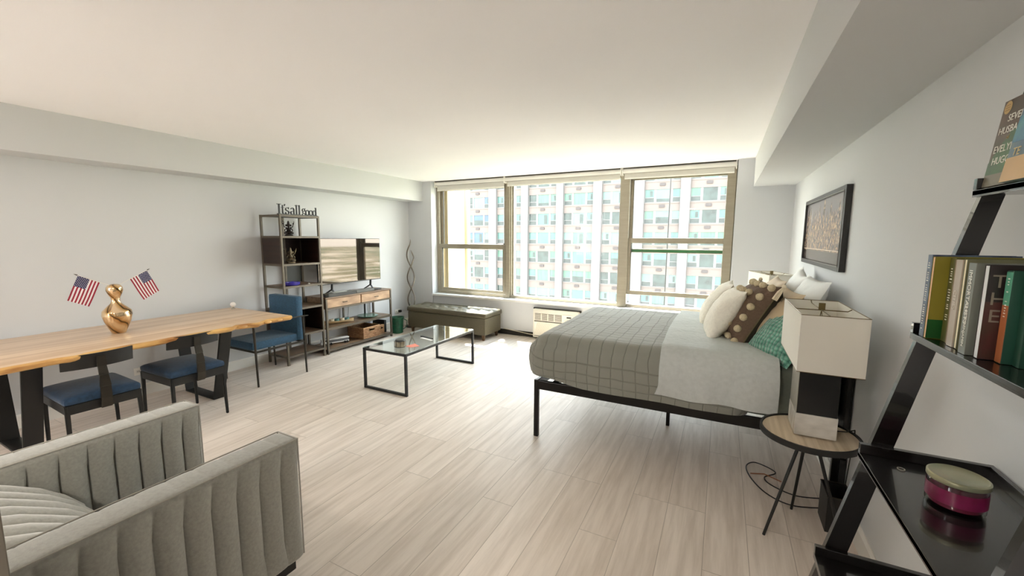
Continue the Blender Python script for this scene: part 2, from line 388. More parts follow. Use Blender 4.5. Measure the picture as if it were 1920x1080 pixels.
# power outlets
def outlet(x, y, z, lab, nrm):
    t = thing('power_outlet', lab, 'outlet', (x, y, z), nrm)
    c_ = BM(); box(c_, 0, .006, -.058, .058, -.036, .036, .002); obj('cover_plate', c_, trim_m, t, local=True)
    for s in (-1, 1):
        c_ = BM(); box(c_, .006, .0085, s*.026-.016, s*.026+.016, -.014, .014, .001); so = obj('socket', c_, mat('socket_white', (214, 212, 206), .4), t, local=True)
        k = BM(); box(k, .0085, .0092, s*.026-.008, s*.026-.005, -.006, .006); box(k, .0085, .0092, s*.026+.004, s*.026+.007, -.006, .006); obj('slot', k, black_m, so, local=True)
    return t
outlet(XL+.001, 1.84, .245, 'white double socket on the wall behind the two low-back dining chairs', 0)
outlet(XL+.001, 5.42, .27, 'white wall socket behind the green bin, with a black plug', 0)
b = BM(); box(b, XL+.0105, XL+.055, 5.43, 5.475, .25, .29, .006)
single('power_plug', b, black_m, 'black power plug pushed into the socket behind the green bin', 'plug', org=(XL+.01, 5.45, .27))

# ================================================================== OUTSIDE
def building():
    Y = 56.0; t = thing('apartment_building', 'white high-rise across the street with pink bands and teal windows', 'building', (-17, Y, -40))
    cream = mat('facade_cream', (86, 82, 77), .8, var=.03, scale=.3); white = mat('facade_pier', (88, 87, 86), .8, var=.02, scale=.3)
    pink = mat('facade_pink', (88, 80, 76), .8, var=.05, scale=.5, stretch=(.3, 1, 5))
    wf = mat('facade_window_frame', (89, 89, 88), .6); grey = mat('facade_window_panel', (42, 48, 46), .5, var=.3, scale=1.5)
    dk = mat('facade_interior', (19, 26, 25), .5, var=.5, scale=1.2)
    teal = [mat('facade_glass_a', (50, 78, 74), .25, var=.25, scale=.9, stretch=(2.5, 1, .4)), mat('facade_glass_b', (38, 60, 82), .2, var=.2, scale=.7),
            mat('facade_glass_c', (52, 80, 68), .3, var=.25, scale=1.6, stretch=(3, 1, .3)), mat('facade_glass_d', (32, 44, 42), .2, var=.5, scale=1.0), mat('facade_glass_e', (66, 86, 82), .3, var=.1, scale=1)]
    gr = mat('facade_grille', (52, 46, 45), .6)
    w = BM(); box(w, -44, -36.7, Y-.3, Y+12, -40, 11.6); obj('blank_wall', w, cream, t, smooth=False)
    w = BM(); box(w, -36.7, 12, Y+.9, Y+12, -40, 11.6); obj('wall', w, dk, t, smooth=False)
    piers = [(-32.42, -31.09), (-26.9, -25.76), (-21.38, -20.33), (-16.06, -14.87), (-10.81, -9.38), (-5.04, -3.93), (.25, 1.5), (5.9, 7.2), (11.0, 12.0)]
    for x0, x1 in piers:
        w = BM(); box(w, x0, x1, Y-.35, Y+.6, -40, 11.6)
        obj('pier', w, white, t, smooth=False)
    bays = [(-36.7, -32.42)] + [(piers[i][1], piers[i+1][0]) for i in range(8)]
    rnd = random.Random(3)
    for bi, (x0, x1) in enumerate(bays):
        s = BM()
        for k in range(-2, 9):
            zt = 7.74 - 2.70*k; zb = zt-1.64
            box(s, x0, x1, Y, Y+.9, zb-1.06, zb)
            box(s, x0, x1, Y-.06, Y+.1, zb-.16, zb-.02)
        obj('spandrel_bands', s, pink, t, smooth=False)
        for k in range(-1, 7):
            zt = 7.74 - 2.70*k; zb = zt-1.64; wd = x1-x0; xm = (x0+x1)/2
            g = BM(); box(g, xm-.33, xm+.33, Y-.12, Y, zb-.64, zb-.32, .01); obj('air_conditioner_grille', g, gr, t, smooth=False)
            f = BM(); cuts = [x0+.08, x0+wd*.27, x0+wd*.34, x0+wd*.72, x0+wd*.79, x1-.08]; zl = zb+.58
            yy = Y+.06
            for xa, xb in ((x0, cuts[0]), (cuts[1], cuts[2]), (cuts[3], cuts[4]), (cuts[5], x1)): box(f, xa, xb, yy, yy+.12, zb, zt)
            for xa, xb in ((cuts[0], cuts[1]), (cuts[4], cuts[5])): box(f, xa, xb, yy, yy+.12, zl, zl+.07)
            box(f, x0, x1, yy-.03, yy+.12, zb, zb+.07)
            fo = obj('window', f, wf, t, smooth=False)
            for xa, xb in ((cuts[0], cuts[1]), (cuts[4], cuts[5])):
                lo = BM(); box(lo, xa, xb, yy+.04, yy+.08, zb+.07, zl); obj('lower_panel', lo, grey, fo, smooth=False)
            base = 1 if (bi == 0 and k < 3) else rnd.choice([0, 0, 2, 4, 0, 3])
            for q, (xa, xb, za) in enumerate(((cuts[0], cuts[1], zl+.07), (cuts[2], cuts[3], zb+.07), (cuts[4], cuts[5], zl+.07))):
                p = BM(); d = rnd.choice([0, 0, 0, .25, .5]) if q == 1 else 0
                mi = teal[base if rnd.random() < .6 else rnd.choice([0, 2, 3, 4])]
                box(p, xa, xb, yy+.04, yy+.07, za, zt, mi=0)
                if d: box(p, xa, xb, yy+.02, yy+.045, za, za+(zt-za)*d, mi=1)
                elif rnd.random() < .4: box(p, xa+(xb-xa)*.55, xb-(xb-xa)*.15, yy+.02, yy+.045, za+.1, zt-.2, mi=1)
                obj('pane', p, [mi, teal[3]], fo, smooth=False)
    return t
building()
# far ground below, with roads and green
def ground_mat():
    m = bpy.data.materials.new('city_ground'); m.use_nodes = True; nt = m.node_tree; b_ = nt.nodes['Principled BSDF']; L = nt.links.new
    tcn = nt.nodes.new('ShaderNodeTexCoord'); n1 = nt.nodes.new('ShaderNodeTexNoise'); n1.inputs['Scale'].default_value = .012; n1.inputs['Detail'].default_value = 6; L(tcn.outputs['Object'], n1.inputs['Vector'])
    r = nt.nodes.new('ShaderNodeValToRGB'); e = r.color_ramp.elements; e[0].position = .4; e[0].color = srgb((88, 100, 66)); e[1].position = .58; e[1].color = srgb((140, 130, 104)); x = e.new(.62); x.color = srgb((210, 200, 186))
    L(n1.outputs['Fac'], r.inputs[0])
    wv = nt.nodes.new('ShaderNodeTexWave'); wv.inputs['Scale'].default_value = .006; wv.inputs['Distortion'].default_value = 6; wv.inputs['Detail'].default_value = 1; wv.inputs['Detail Scale'].default_value = .6; L(tcn.outputs['Object'], wv.inputs['Vector'])
    r2 = nt.nodes.new('ShaderNodeValToRGB'); r2.color_ramp.elements[0].position = .93; r2.color_ramp.elements[0].color = (0, 0, 0, 1); r2.color_ramp.elements[1].position = .96
    L(wv.outputs['Fac'], r2.inputs[0])
    mx = nt.nodes.new('ShaderNodeMix'); mx.data_type = 'RGBA'; L(r2.outputs[0], mx.inputs[0]); L(r.outputs[0], mx.inputs[6]); mx.inputs[7].default_value = srgb((215, 205, 195)); L(mx.outputs[2], b_.inputs['Base Color'])
    b_.inputs['Roughness'].default_value = .9
    return m
b = BM(); box(b, -1500, 1500, 8, 2600, -41, -40); struct('ground', b, ground_mat())
b = BM(); tube(b, [(-1.02, 9.2, 5), (-1.06, 9.2, -3)], .012, 6)
single('hanging_cable', b, black_m, 'thin dark cable hanging outside in front of the right window', 'cable')
# ================================================================== LIVE-EDGE TABLE
def wood(name, c1, c2, rough=.45, axis='y', scale=3, coat=0):
    st = {'x': (.35, 9, 9), 'y': (9, .35, 9), 'z': (9, 9, .35)}[axis]
    return mat(name, c1, rough, col2=c2, scale=scale, stretch=st, bump=.06, bscale=scale*3, coat=coat, detail=6)
slab_m = wood('oak_slab', (226, 202, 174), (190, 158, 126), .28, 'y', 2.0)
bark_m = mat('live_edge_bark', (236, 192, 120), .35, col2=(160, 102, 50), scale=9, stretch=(1, .5, 2), bump=.4, bscale=14)
t = thing('dining_table', 'long live-edge oak dining table on black steel legs along the left wall', 'table', (-4.36, 1.5, 0))
def table_slab():
    b = bmesh.new(); n = 90; rows = []
    for i in range(n+1):
        y = .38 + (2.655-.38)*i/n
        e = -3.80 - .035*(y-.4)/2.2 + .028*mnoise.noise(Vector((y*2.2, 1.7, 0))) + .012*mnoise.noise(Vector((y*9, 4.7, 0)))
        for kc, kw, kd in ((2.28, .05, .05), (2.12, .03, -.035), (2.42, .04, -.02), (1.06, .06, .03)):
            e += kd*math.exp(-((y-kc)/kw)**2)
        bk = -4.885 + .012*mnoise.noise(Vector((y*2.5, 9.1, 0)))
        und = .022 + .012*mnoise.noise(Vector((y*6, 0, 3)))
        rows.append([b.verts.new((bk, y, .712)), b.verts.new((bk, y, .76)), b.verts.new(((bk+e)/2, y, .76)), b.verts.new((e-.012, y, .76)), b.verts.new((e+.004, y, .748)),
                     b.verts.new((e-.002, y, .73)), b.verts.new((e-und-.01, y, .712))])
    m_ = len(rows[0])
    for A, B in zip(rows, rows[1:]):
        for k in range(m_):
            f = b.faces.new((A[k], B[k], B[(k+1) % m_], A[(k+1) % m_])); f.material_index = 1 if k in (3, 4, 5) else 0
    b.faces.new(rows[0]); b.faces.new(rows[-1][::-1]); bmesh.ops.recalc_face_normals(b, faces=b.faces[:])
    return b
obj('tabletop', table_slab(), [slab_m, bark_m], t, smooth=50)
for i, (yy, s_, kx) in enumerate(((2.28, 1, .01), (2.40, .8, .0), (2.17, .9, 0), (1.06, 1.1, 0), (2.52, .6, 0))):
    b = BM(); sphere(b, (-3.84+kx, yy, .737), .032*s_, .6, 1.5, .55); obj('knot', b, bark_m, t)
for yl in (.92, 2.13):
    leg = BM()
    beam(leg, (-4.04, yl, .708), (-4.25, yl, .012), .10, .022, up=(1, 0, 0), bev=.003)
    obj('leg', leg, black_m, t)
    leg = BM(); beam(leg, (-4.86, yl, .708), (-4.735, yl, .012), .10, .022, up=(1, 0, 0), bev=.003); obj('leg', leg, black_m, t)
    leg = BM(); box(leg, -4.75, -4.24, yl-.05, yl+.05, .0, .018, .003); obj('foot_bar', leg, black_m, t)
    leg = BM(); box(leg, -4.87, -4.03, yl-.05, yl+.05, .700, .712, .002); obj('top_plate', leg, black_m, t)

# ================================================================== DINING CHAIRS
blue_m = mat('navy_upholstery', (22, 50, 76), .8, var=.3, scale=40, bump=.12, bscale=250, sheen=.15)
def low_chair(label):
    """faces -x; origin on the floor under the seat centre"""
    t = thing('dining_chair', label, 'chair', (0, 0, 0), group='low-back dining chairs at the long side of the table')
    def fn(p, n):
        k = (1-(p.x/.24)**2)*(1-(p.y/.2)**2)
        if n.z > -.2 and p.z > .445: p = p + Vector((0, 0, .03*max(k, 0)**.7))
        return p
    b = rounded(-.245, .245, -.205, .205, .425, .478, .022, 18, 16, 4, fn=fn); obj('seat', b, blue_m, t, local=True)
    b = BM(); 
    for a in (((-.23, -.19), (.23, -.19)), ((-.23, .19), (.23, .19)), ((.235, -.19), (.235, .19)), ((-.235, -.19), (-.235, .19))):
        beam(b, (a[0][0], a[0][1], .398), (a[1][0], a[1][1], .398), .018, .062, bev=.002)
    obj('seat_frame', b, black_m, t, local=True)
    for sx_ in (-1, 1):
        for sy_ in (-1, 1):
            b = BM(); beam(b, (sx_*.228, sy_*.188, .43), (sx_*.236, sy_*.194, 0), .026, .026, w2=.019, h2=.019, bev=.004); obj('leg', b, black_m, t, local=True)
    # curved back plank
    b = bmesh.new(); n = 14; rows = []
    for i in range(n+1):
        v = -1+2*i/n; y = v*.187; xo = .225 - .045*v*v
        rows.append([b.verts.new((xo, y, .655)), b.verts.new((xo+.012, y, .655)), b.verts.new((xo+.027, y, .755)), b.verts.new((xo+.015, y, .755))])
    for A, B in zip(rows, rows[1:]):
        for k in range(4): b.faces.new((A[k], A[(k+1) % 4], B[(k+1) % 4], B[k]))
    b.faces.new(rows[0][::-1]); b.faces.new(rows[-1]); bmesh.ops.recalc_face_normals(b, faces=b.faces[:])
    obj('backrest', b, black_m, t, local=True)
    # bent flat back post
    b = BM(); P = [(.262, .375), (.272, .44), (.275, .52), (.268, .60), (.252, .66), (.248, .735)]
    for (x0, z0), (x1, z1) in zip(P, P[1:]): beam(b, (x0, .0, z0), (x1, .0, z1), .06 if z0 < .6 else .05, .012, up=(1, 0, 0), w2=.056 if z0 < .52 else .045)
    box(b, .243, .264, -.028, .028, .368, .385); obj('back_post', b, gun_m, t, local=True)
    return t
c1 = low_chair('navy-seated black dining chair with a low curved back, nearer the grey armchair')
c1.location = (-4.03, 1.19, 0); c1.rotation_euler = (0, 0, R(-2))
dup(c1, (-4.055, 1.775, 0), R(1), 'navy-seated black dining chair with a low curved back, beside the steel table leg', 'low-back dining chairs at the long side of the table')

denim_m = mat('denim_blue_upholstery', (40, 76, 102), .8, var=.25, scale=60, bump=.12, bscale=260, sheen=.15)
t = thing('dining_armchair', 'blue high-back dining chair with thin metal arms at the end of the table', 'chair', (-4.47, 2.77, 0))
b = rounded(-4.715, -4.245, 2.475, 3.0, .375, .455, .022, 10, 12, 4, fn=lambda p, n: p + Vector((0, 0, .012)) if p.z > .44 else p); obj('seat', b, denim_m, t)
b = rounded(-4.735, -4.235, 2.975, 3.06, .38, .885, .02, 10, 4, 12, fn=lambda p, n: p + Vector((0, (p.z-.38)*.01, 0))); obj('backrest', b, denim_m, t)
for x, xa in ((-4.205, -4.20), (-4.775, -4.78)):
    b = BM(); tube(b, [(x, 2.485, 0), (x, 2.475, .66)], [.010, .013]); obj('leg', b, gun_m, t)
    b = BM(); tube(b, [(x, 3.045, 0), (x, 3.03, .66)], [.010, .013]); obj('leg', b, gun_m, t)
    b = BM(); pts = [(xa, 2.40, .655), (xa, 2.50, .662), (xa, 3.0, .662), (xa, 3.09 if xa > -4.5 else 3.06, .66)]
    for p, q in zip(pts, pts[1:]): beam(b, p, q, .028, .008)
    obj('armrest', b, gun_m, t)
    b = BM(); beam(b, (x, 2.49, .37), (x, 3.045, .37), .012, .02); obj('seat_rail', b, gun_m, t)
for y in (2.49, 3.03):
    b = BM(); beam(b, (-4.775, y, .365), (-4.205, y, .365), .012, .02); obj('cross_rail', b, gun_m, t)

# ================================================================== VASE, FLAGS, BALL
def vase():
    prof = [(0, 0), (.042, 0), (.046, .006), (.050, .02), (.066, .06), (.084, .105), (.094, .15), (.088, .185), (.062, .215), (.034, .245), (.026, .27), (.03, .295), (.044, .325), (.052, .352), (.05, .378), (.038, .395), (.022, .402), (.012, .40), (.012, .36)]
    # resample for the twist
    P = []
    for (r0, z0), (r1, z1) in zip(prof, prof[1:]):
        for k in range(3): P.append((r0+(r1-r0)*k/3, z0+(z1-z0)*k/3))
    P.append(prof[-1])
    b = bmesh.new(); lathe(b, P, 56, fn=lambda a, z, r: r*(1+.04*abs(sin(3*(a+z*7)))**.6 - .02) if .01 < z < .39 else r)
    bmesh.ops.recalc_face_normals(b, faces=b.faces[:])
    return b
def gold_swirl():
    m = bpy.data.materials.new('mercury_gold_swirl'); m.use_nodes = True; nt = m.node_tree; b_ = nt.nodes['Principled BSDF']; L = nt.links.new
    b_.inputs['Metallic'].default_value = .9; b_.inputs['Roughness'].default_value = .1
    tcn = nt.nodes.new('ShaderNodeTexCoord'); gr = nt.nodes.new('ShaderNodeTexGradient'); gr.gradient_type = 'RADIAL'; sp = nt.nodes.new('ShaderNodeSeparateXYZ'); L(tcn.outputs['Object'], gr.inputs[0]); L(tcn.outputs['Object'], sp.inputs[0])
    nz = nt.nodes.new('ShaderNodeTexNoise'); nz.inputs['Scale'].default_value = 6; L(tcn.outputs['Object'], nz.inputs['Vector'])
    a = nt.nodes.new('ShaderNodeMath'); a.operation = 'MULTIPLY_ADD'; a.inputs[1].default_value = 2.2; L(sp.outputs['Z'], a.inputs[0]); L(gr.outputs['Fac'], a.inputs[2])
    a2 = nt.nodes.new('ShaderNodeMath'); a2.operation = 'MULTIPLY_ADD'; a2.inputs[1].default_value = .25; L(nz.outputs['Fac'], a2.inputs[0]); L(a.outputs[0], a2.inputs[2])
    mm = nt.nodes.new('ShaderNodeMath'); mm.operation = 'MULTIPLY'; mm.inputs[1].default_value = 7; L(a2.outputs[0], mm.inputs[0])
    pp = nt.nodes.new('ShaderNodeMath'); pp.operation = 'PINGPONG'; pp.inputs[1].default_value = 1; L(mm.outputs[0], pp.inputs[0])
    r = nt.nodes.new('ShaderNodeValToRGB'); e = r.color_ramp.elements; e[0].position = .0; e[0].color = srgb((62, 48, 36)); e[1].position = .22; e[1].color = srgb((206, 164, 108)); x = e.new(.75); x.color = srgb((240, 214, 176)); L(pp.outputs[0], r.inputs[0]); L(r.outputs[0], b_.inputs['Base Color'])
    return m
gold = mat('mercury_gold', (206, 160, 96), .12, metal=1, col2=(70, 52, 36), scale=7, stretch=(1, 1, .35))
o = single('vase', vase(), gold_swirl(), 'twisted gold mirror-glass vase on the oak table holding two little flags', 'vase'); o.location = (-4.39, 1.5, .7605)
fr, fw, fb = mat('flag_red', (150, 28, 52), .8), mat('flag_white', (236, 228, 230), .8), mat('flag_blue', (34, 44, 92), .8)
def flag(tip, foot, label, hang, flip):
    """tip: far end of the stick; cloth hangs from the outer part of the stick"""
    tip, foot = Vector(tip), Vector(foot); t = thing('hand_flag', label, 'flag', tuple(foot), group='little flags in the vase'); d = (foot-tip).normalized()
    b = BM(); tube(b, [foot, tip+d*.02], .0022, 6); obj('stick', b, mat('flag_stick', (226, 222, 214), .5), t)
    b = BM(); tube(b, [tip+d*.022, tip+d*.012, tip], [.004, .0035, .001], 6); obj('finial', b, mat('finial_gold', (70, 66, 60), .4, metal=.5), t)
    hang = Vector(hang).normalized(); A = tip + d*.026; Lh, Lf = .135, .20     # hoist along the stick, fly hanging
    nrm = d.cross(hang).normalized(); b = bmesh.new(); NI, NJ = 13, 12; G = {}
    def P(i, j): 
        u, v = i/NI, j/NJ
        return A + d*(u*Lh) + hang*(v*Lf) + nrm*(.006*sin(v*5+u*2)*v)
    for i in range(NI+1):
        for j in range(NJ+1): G[i, j] = b.verts.new(P(i, j))
    for i in range(NI):
        for j in range(NJ):
            f = b.faces.new((G[i, j], G[i+1, j], G[i+1, j+1], G[i, j+1]))
            f.material_index = 2 if (i < 7 and j < 5) else (0 if i % 2 == 0 else 1)
    for r_ in range(9):
        for c_ in range(6 if r_ % 2 == 0 else 5):
            u = (.5+r_*.72+.1)/13*1.04; v = ((c_+.5 if r_ % 2 == 0 else c_+1)/6)*5/12
            p = A + d*(u*Lh) + hang*(v*Lf) + nrm*(.006*sin(v*5+u*2)*v)
            for sgn in (1, -1):
                k = [b.verts.new(p + nrm*sgn*.0009 + (d*cos(q*pi*.4*2+.3) + hang*sin(q*pi*.4*2+.3))*(.0036)) for q in range(5)]
                f = b.faces.new(k); f.material_index = 1
    obj('cloth', b, [fr, fw, fb], t, smooth=False)
flag((-4.39, 1.275, 1.262), (-4.385, 1.49, 1.145), 'little American flag on a white stick leaning left out of the vase', (0.0, -.42, -1), 0)
flag((-4.39, 1.745, 1.272), (-4.385, 1.512, 1.145), 'little American flag on a white stick leaning right out of the vase', (0.0, .42, -1), 1)
t = thing('table_ball', 'small white ball on a clear stand at the back corner of the oak table', 'ornament', (-4.76, 2.60, .7605))
b = BM(); lathe(b, [(.02, 0), (.02, .003), (.008, .012), (.010, .022)], 16, c=(-4.76, 2.60, .761)); obj('stand', b, mat('clear_stand', (190, 186, 176), .15, metal=.2), t)
b = BM(); sphere(b, (-4.76, 2.60, .761+.022+.026), .028); obj('ball', b, mat('white_ball', (240, 236, 230), .3), t)

# ================================================================== BOOKCASE
met = mat('bookcase_metal', (92, 84, 72), .42, metal=.35, var=.1, scale=14)
dkw = wood('walnut_dark', (46, 26, 18), (26, 15, 11), .45, 'x', 3); shw = wood('walnut_shelf', (128, 104, 84), (88, 68, 52), .45, 'y', 3)
t = thing('bookcase', 'tall metal bookcase with dark wood boxes between the dining table and the television stand', 'bookcase', (-4.77, 3.34, 0))
x0, x1, y0, y1 = -4.955, -4.575, 3.075, 3.605
for x in (x0+.012, x1-.012):
    for y in (y0+.012, y1-.012):
        b = BM(); box(b, x-.012, x+.012, y-.012, y+.012, 0, 1.81, .002); obj('post', b, met, t, smooth=False)
b = BM(); box(b, x0+.006, x0+.018, 3.352, 3.376, .0, 1.80, .001); obj('centre_strut', b, met, t, smooth=False)
for z, m_ in ((1.80, black_m), (1.552, shw), (1.222, shw), (.955, shw), (.678, shw), (.348, shw), (.108, shw)):
    b = BM(); box(b, x0+.003, x1-.003, y0+.003, y1-.003, z-.012, z+.006, .001); s = obj('shelf', b, m_, t, smooth=False)
    b = BM(); box(b, x1-.024, x1-.0002, y0+.024, y1-.024, z-.016, z+.008); box(b, x0+.02, x1-.02, y0+.0002, y0+.02, z-.016, z+.008); box(b, x0+.02, x1-.02, y1-.02, y1-.0002, z-.016, z+.008); obj('shelf_rim', b, met, s, smooth=False)
for za, zb in ((1.229, 1.539), (.355, .665)):
    b = BM(); box(b, x0+.025, x1-.026, y0+.002, y0+.016, za, zb); box(b, x0+.025, x1-.026, y1-.016, y1-.002, za, zb); box(b, x0+.001, x0+.012, y0+.003, y1-.003, za, zb); obj('wooden_box', b, dkw, t, smooth=False)
b = BM(); box(b, x0+.001, x0+.008, 3.38, y1-.02, .965, 1.208); obj('back_panel', b, mat('back_panel_dark', (44, 48, 44), .5, var=.1), t, smooth=False)

# cut-out word sign, drawn as strokes
sign_m = mat('sign_black', (24, 26, 28), .4, var=.1)
def strokes(bm, segs, x_, d0, d1, org, W_):
    """segs: list of (polyline, width list) in letter units -> plates in the yz plane"""
    for pts, w in segs:
        ws = w if isinstance(w, (list, tuple)) else [w]*len(pts); n = len(pts); Lf, Rt_ = [], []
        for i, p in enumerate(pts):
            a = pts[max(i-1, 0)]; c_ = pts[min(i+1, n-1)]; tx, ty = c_[0]-a[0], c_[1]-a[1]; l = sqrt(tx*tx+ty*ty) or 1; nx_, ny_ = -ty/l, tx/l
            Lf.append((p[0]+nx_*ws[i]/2, p[1]+ny_*ws[i]/2)); Rt_.append((p[0]-nx_*ws[i]/2, p[1]-ny_*ws[i]/2))
        for i in range(n-1):
            q = [Lf[i], Lf[i+1], Rt_[i+1], Rt_[i]]
            prism(bm, [(org[0]+(x_+a)*W_, org[1]+c_*W_) for a, c_ in q], 'x', d0, d1)
def arc(cx, cy, rx, ry, a0, a1, n=14): return [(cx+rx*cos(R(a0+(a1-a0)*i/n)), cy+ry*sin(R(a0+(a1-a0)*i/n))) for i in range(n+1)]
def ring_w(n, thick, thin): return [thin+(thick-thin)*abs(cos(2*pi*i/n)) for i in range(n+1)]
def letter(ch):
    if ch == 'I': return [([(.2, 0), (.2, 1)], .13), ([(0, .03), (.4, .03)], .05), ([(0, .97), (.4, .97)], .05)], .44
    if ch == 't': return [([(.12, .9), (.12, .16), (.16, .05), (.26, .03), (.34, .08)], [.06, .1, .09, .06, .03]), ([(0, .66), (.3, .66)], .045)], .30
    if ch == "'": return [([(.05, 1.0), (.07, .92), (.0, .80)], [.09, .07, .02])], .10
    if ch == 's': return [(arc(.2, .52, .15, .14, 40, 270, 10) + arc(.2, .19, .17, .17, 90, -150, 10), [.04]*6+[.09]*10+[.04]*6), ([(.34, .72), (.34, .52)], .03), ([(.03, .22), (.03, 0)], .03)], .44
    if ch == 'a': return [(arc(.2, .48, .16, .2, 160, 0, 8) + [(.36, .1), (.42, .02), (.5, .05)], [.07, .05, .04, .05, .06, .08, .09, .1, .1, .09, .05, .03]), (arc(.19, .18, .16, .16, 60, 320, 12), [.03]*3+[.08]*7+[.04]*3)], .52
    if ch == 'l': return [([(.14, 0), (.14, 1)], .1), ([(0, .03), (.28, .03)], .045), ([(0, .93), (.14, .98)], .05)], .32
    if ch == 'o': return [(arc(.24, .33, .2, .31, 0, 360, 24), ring_w(24, .1, .04))], .50
    if ch == 'g': return [(arc(.2, .44, .15, .2, 0, 360, 20), ring_w(20, .08, .035)), (arc(.22, -.12, .2, .13, 0, 360, 20), ring_w(20, .05, .045)), ([(.1, .24), (.06, .12), (.2, .04), (.36, .0)], [.03, .06, .07, .05]), ([(.3, .58), (.44, .68)], .05)], .46
    if ch == 'd': return [(arc(.22, .33, .18, .31, 0, 360, 24), ring_w(24, .09, .035)), ([(.42, 0), (.42, 1)], .09), ([(.28, .95), (.42, .98)], .045), ([(.42, .03), (.54, .05)], .045)], .52
t = thing('word_sign', "black cut-out word sign reading It's all good on top of the bookcase", 'sign', (-4.60, 3.33, 1.807))
t['group'] = ''
del t['group']
cur = 0.0; W_ = .125; y_ = 3.068; base_z = 1.812
words = [("It's", 1.0, 0), ('all', 1.0, 0), ('good', .86, 0)]
lay = []; 
for w_, sc_, dz in words:
    for ch in w_:
        sg, adv = letter(ch)
        lay.append((ch, sg, cur, sc_)); cur += adv*sc_*.97
    cur += .12
tot = cur; Wd = (3.60-3.068)/tot
for ch, sg, x_, sc_ in lay:
    b = BM(); strokes(b, sg, 0, -4.603, -4.588, (y_ + x_*Wd, base_z + (0.0 if sc_ == 1 else -.0) + (.012 if ch == 'g' else .0)), Wd*sc_)
    bmesh.ops.scale(b, vec=(1, 1, 1), verts=b.verts[:])
    for v in b.verts: v.co.z = base_z + (v.co.z-base_z)*(.118/(Wd))*1.0 if ch != 'g' else base_z + .022 + (v.co.z-base_z-.012)*(.118/Wd)*.9
    obj('letter', b, sign_m, t, smooth=False)
b = BM(); box(b, -4.606, -4.585, 3.07, 3.60, 1.8075, 1.815, .001); obj('base_strip', b, sign_m, t, smooth=False)

# small statues on the bookcase: seated, many-armed figures
def statue(x, y, z, h, m_, label, name='figurine'):
    s = h/.17; b = bmesh.new()
    lathe(b, [(0, 0), (.036, 0), (.038, .006), (.034, .014), (.02, .018)], 16)
    sphere(b, (0, 0, .035), .024, 1, 1.35, .75); sphere(b, (0, 0, .062), .019, .9, 1.1, 1.25); sphere(b, (.008, 0, .066), .014, 1, 1, 1)
    sphere(b, (.002, 0, .100), .0155, .95, .9, 1.1); lathe(b, [(.014, .108), (.012, .118), (.009, .128), (.010, .132), (.005, .142), (0, .15)], 12)
    tube(b, [(.012, 0, .098), (.024, 0, .085), (.026, .004, .07), (.02, .008, .06)], [.006, .005, .004, .002], 8)
    for sg in (-1, 1):
        sphere(b, (-.002, sg*.018, .102), .010, .3, 1, 1)
        tube(b, [(0, sg*.014, .08), (-.004, sg*.034, .086), (-.004, sg*.042, .112)], [.006, .0045, .0035], 7); sphere(b, (-.004, sg*.043, .118), .007)
        tube(b, [(.002, sg*.014, .076), (.008, sg*.032, .062), (.016, sg*.032, .05)], [.006, .005, .004], 7); sphere(b, (.018, sg*.032, .048), .006)
        tube(b, [(0, sg*.01, .03), (.022, sg*.034, .028), (.034, sg*.01, .024)], [.012, .009, .006], 8)
    tube(b, [(-.004+.001*cos(q), -.046+.011*cos(q), .132+.011*sin(q)) for q in [2*pi*k/12 for k in range(12)]], .0022, 6, close=True)
    tube(b, [(-.004, .044, .12), (-.002, .05, .136), (.002, .046, .142)], [.003, .003, .001], 6)
    b.transform(Matrix.Scale(s, 4)); o = single(name, b, m_, label, 'statue'); o.location = (x, y, z); o.rotation_euler = (0, 0, R(-35)); return o
statue(-4.66, 3.24, 1.5605, .21, mat('dark_bronze', (52, 42, 38), .4, metal=.5, col2=(26, 24, 24), scale=20), 'dark little many-armed seated statue on the open upper shelf of the bookcase')
statue(-4.68, 3.26, 1.2305, .22, mat('pale_pewter', (150, 138, 112), .4, metal=.6, col2=(60, 52, 42), scale=24), 'pale metal seated statue inside the dark wooden box of the bookcase')
b = bmesh.new(); lathe(b, [(0, 0), (.07, 0), (.082, .01), (.084, .035), (.078, .042), (.07, .036), (.066, .014), (0, .012)], 32); bmesh.ops.scale(b, vec=(.9, 1.15, 1), verts=b.verts[:])
o = single('blue_bowl', b, mat('cobalt_glaze', (52, 42, 140), .15, var=.3, scale=12), 'shallow cobalt blue dish on the shelf just above the blue chair', 'bowl'); o.location = (-4.665, 3.245, .962)
b = bmesh.new(); lathe(b, [(0, 0), (.014, 0), (.016, .008), (.006, .012), (0, .018)], 16)
o = single('trinket', b, trim_m, 'tiny white trinket beside the cobalt dish', 'ornament'); o.location = (-4.63, 3.45, .962)
t = thing('camera_gadget', 'small round black gadget on the bookcase shelf behind the blue chair', 'gadget', (-4.66, 3.30, .685))
b = BM(); sphere(b, (-4.66, 3.30, .712), .026); obj('body', b, black_m, t)
b = BM(); lathe(b, [(.0, 0), (.024, 0), (.02, .006), (.008, .01)], 16, c=(-4.66, 3.30, .685)); obj('foot', b, black_m, t)

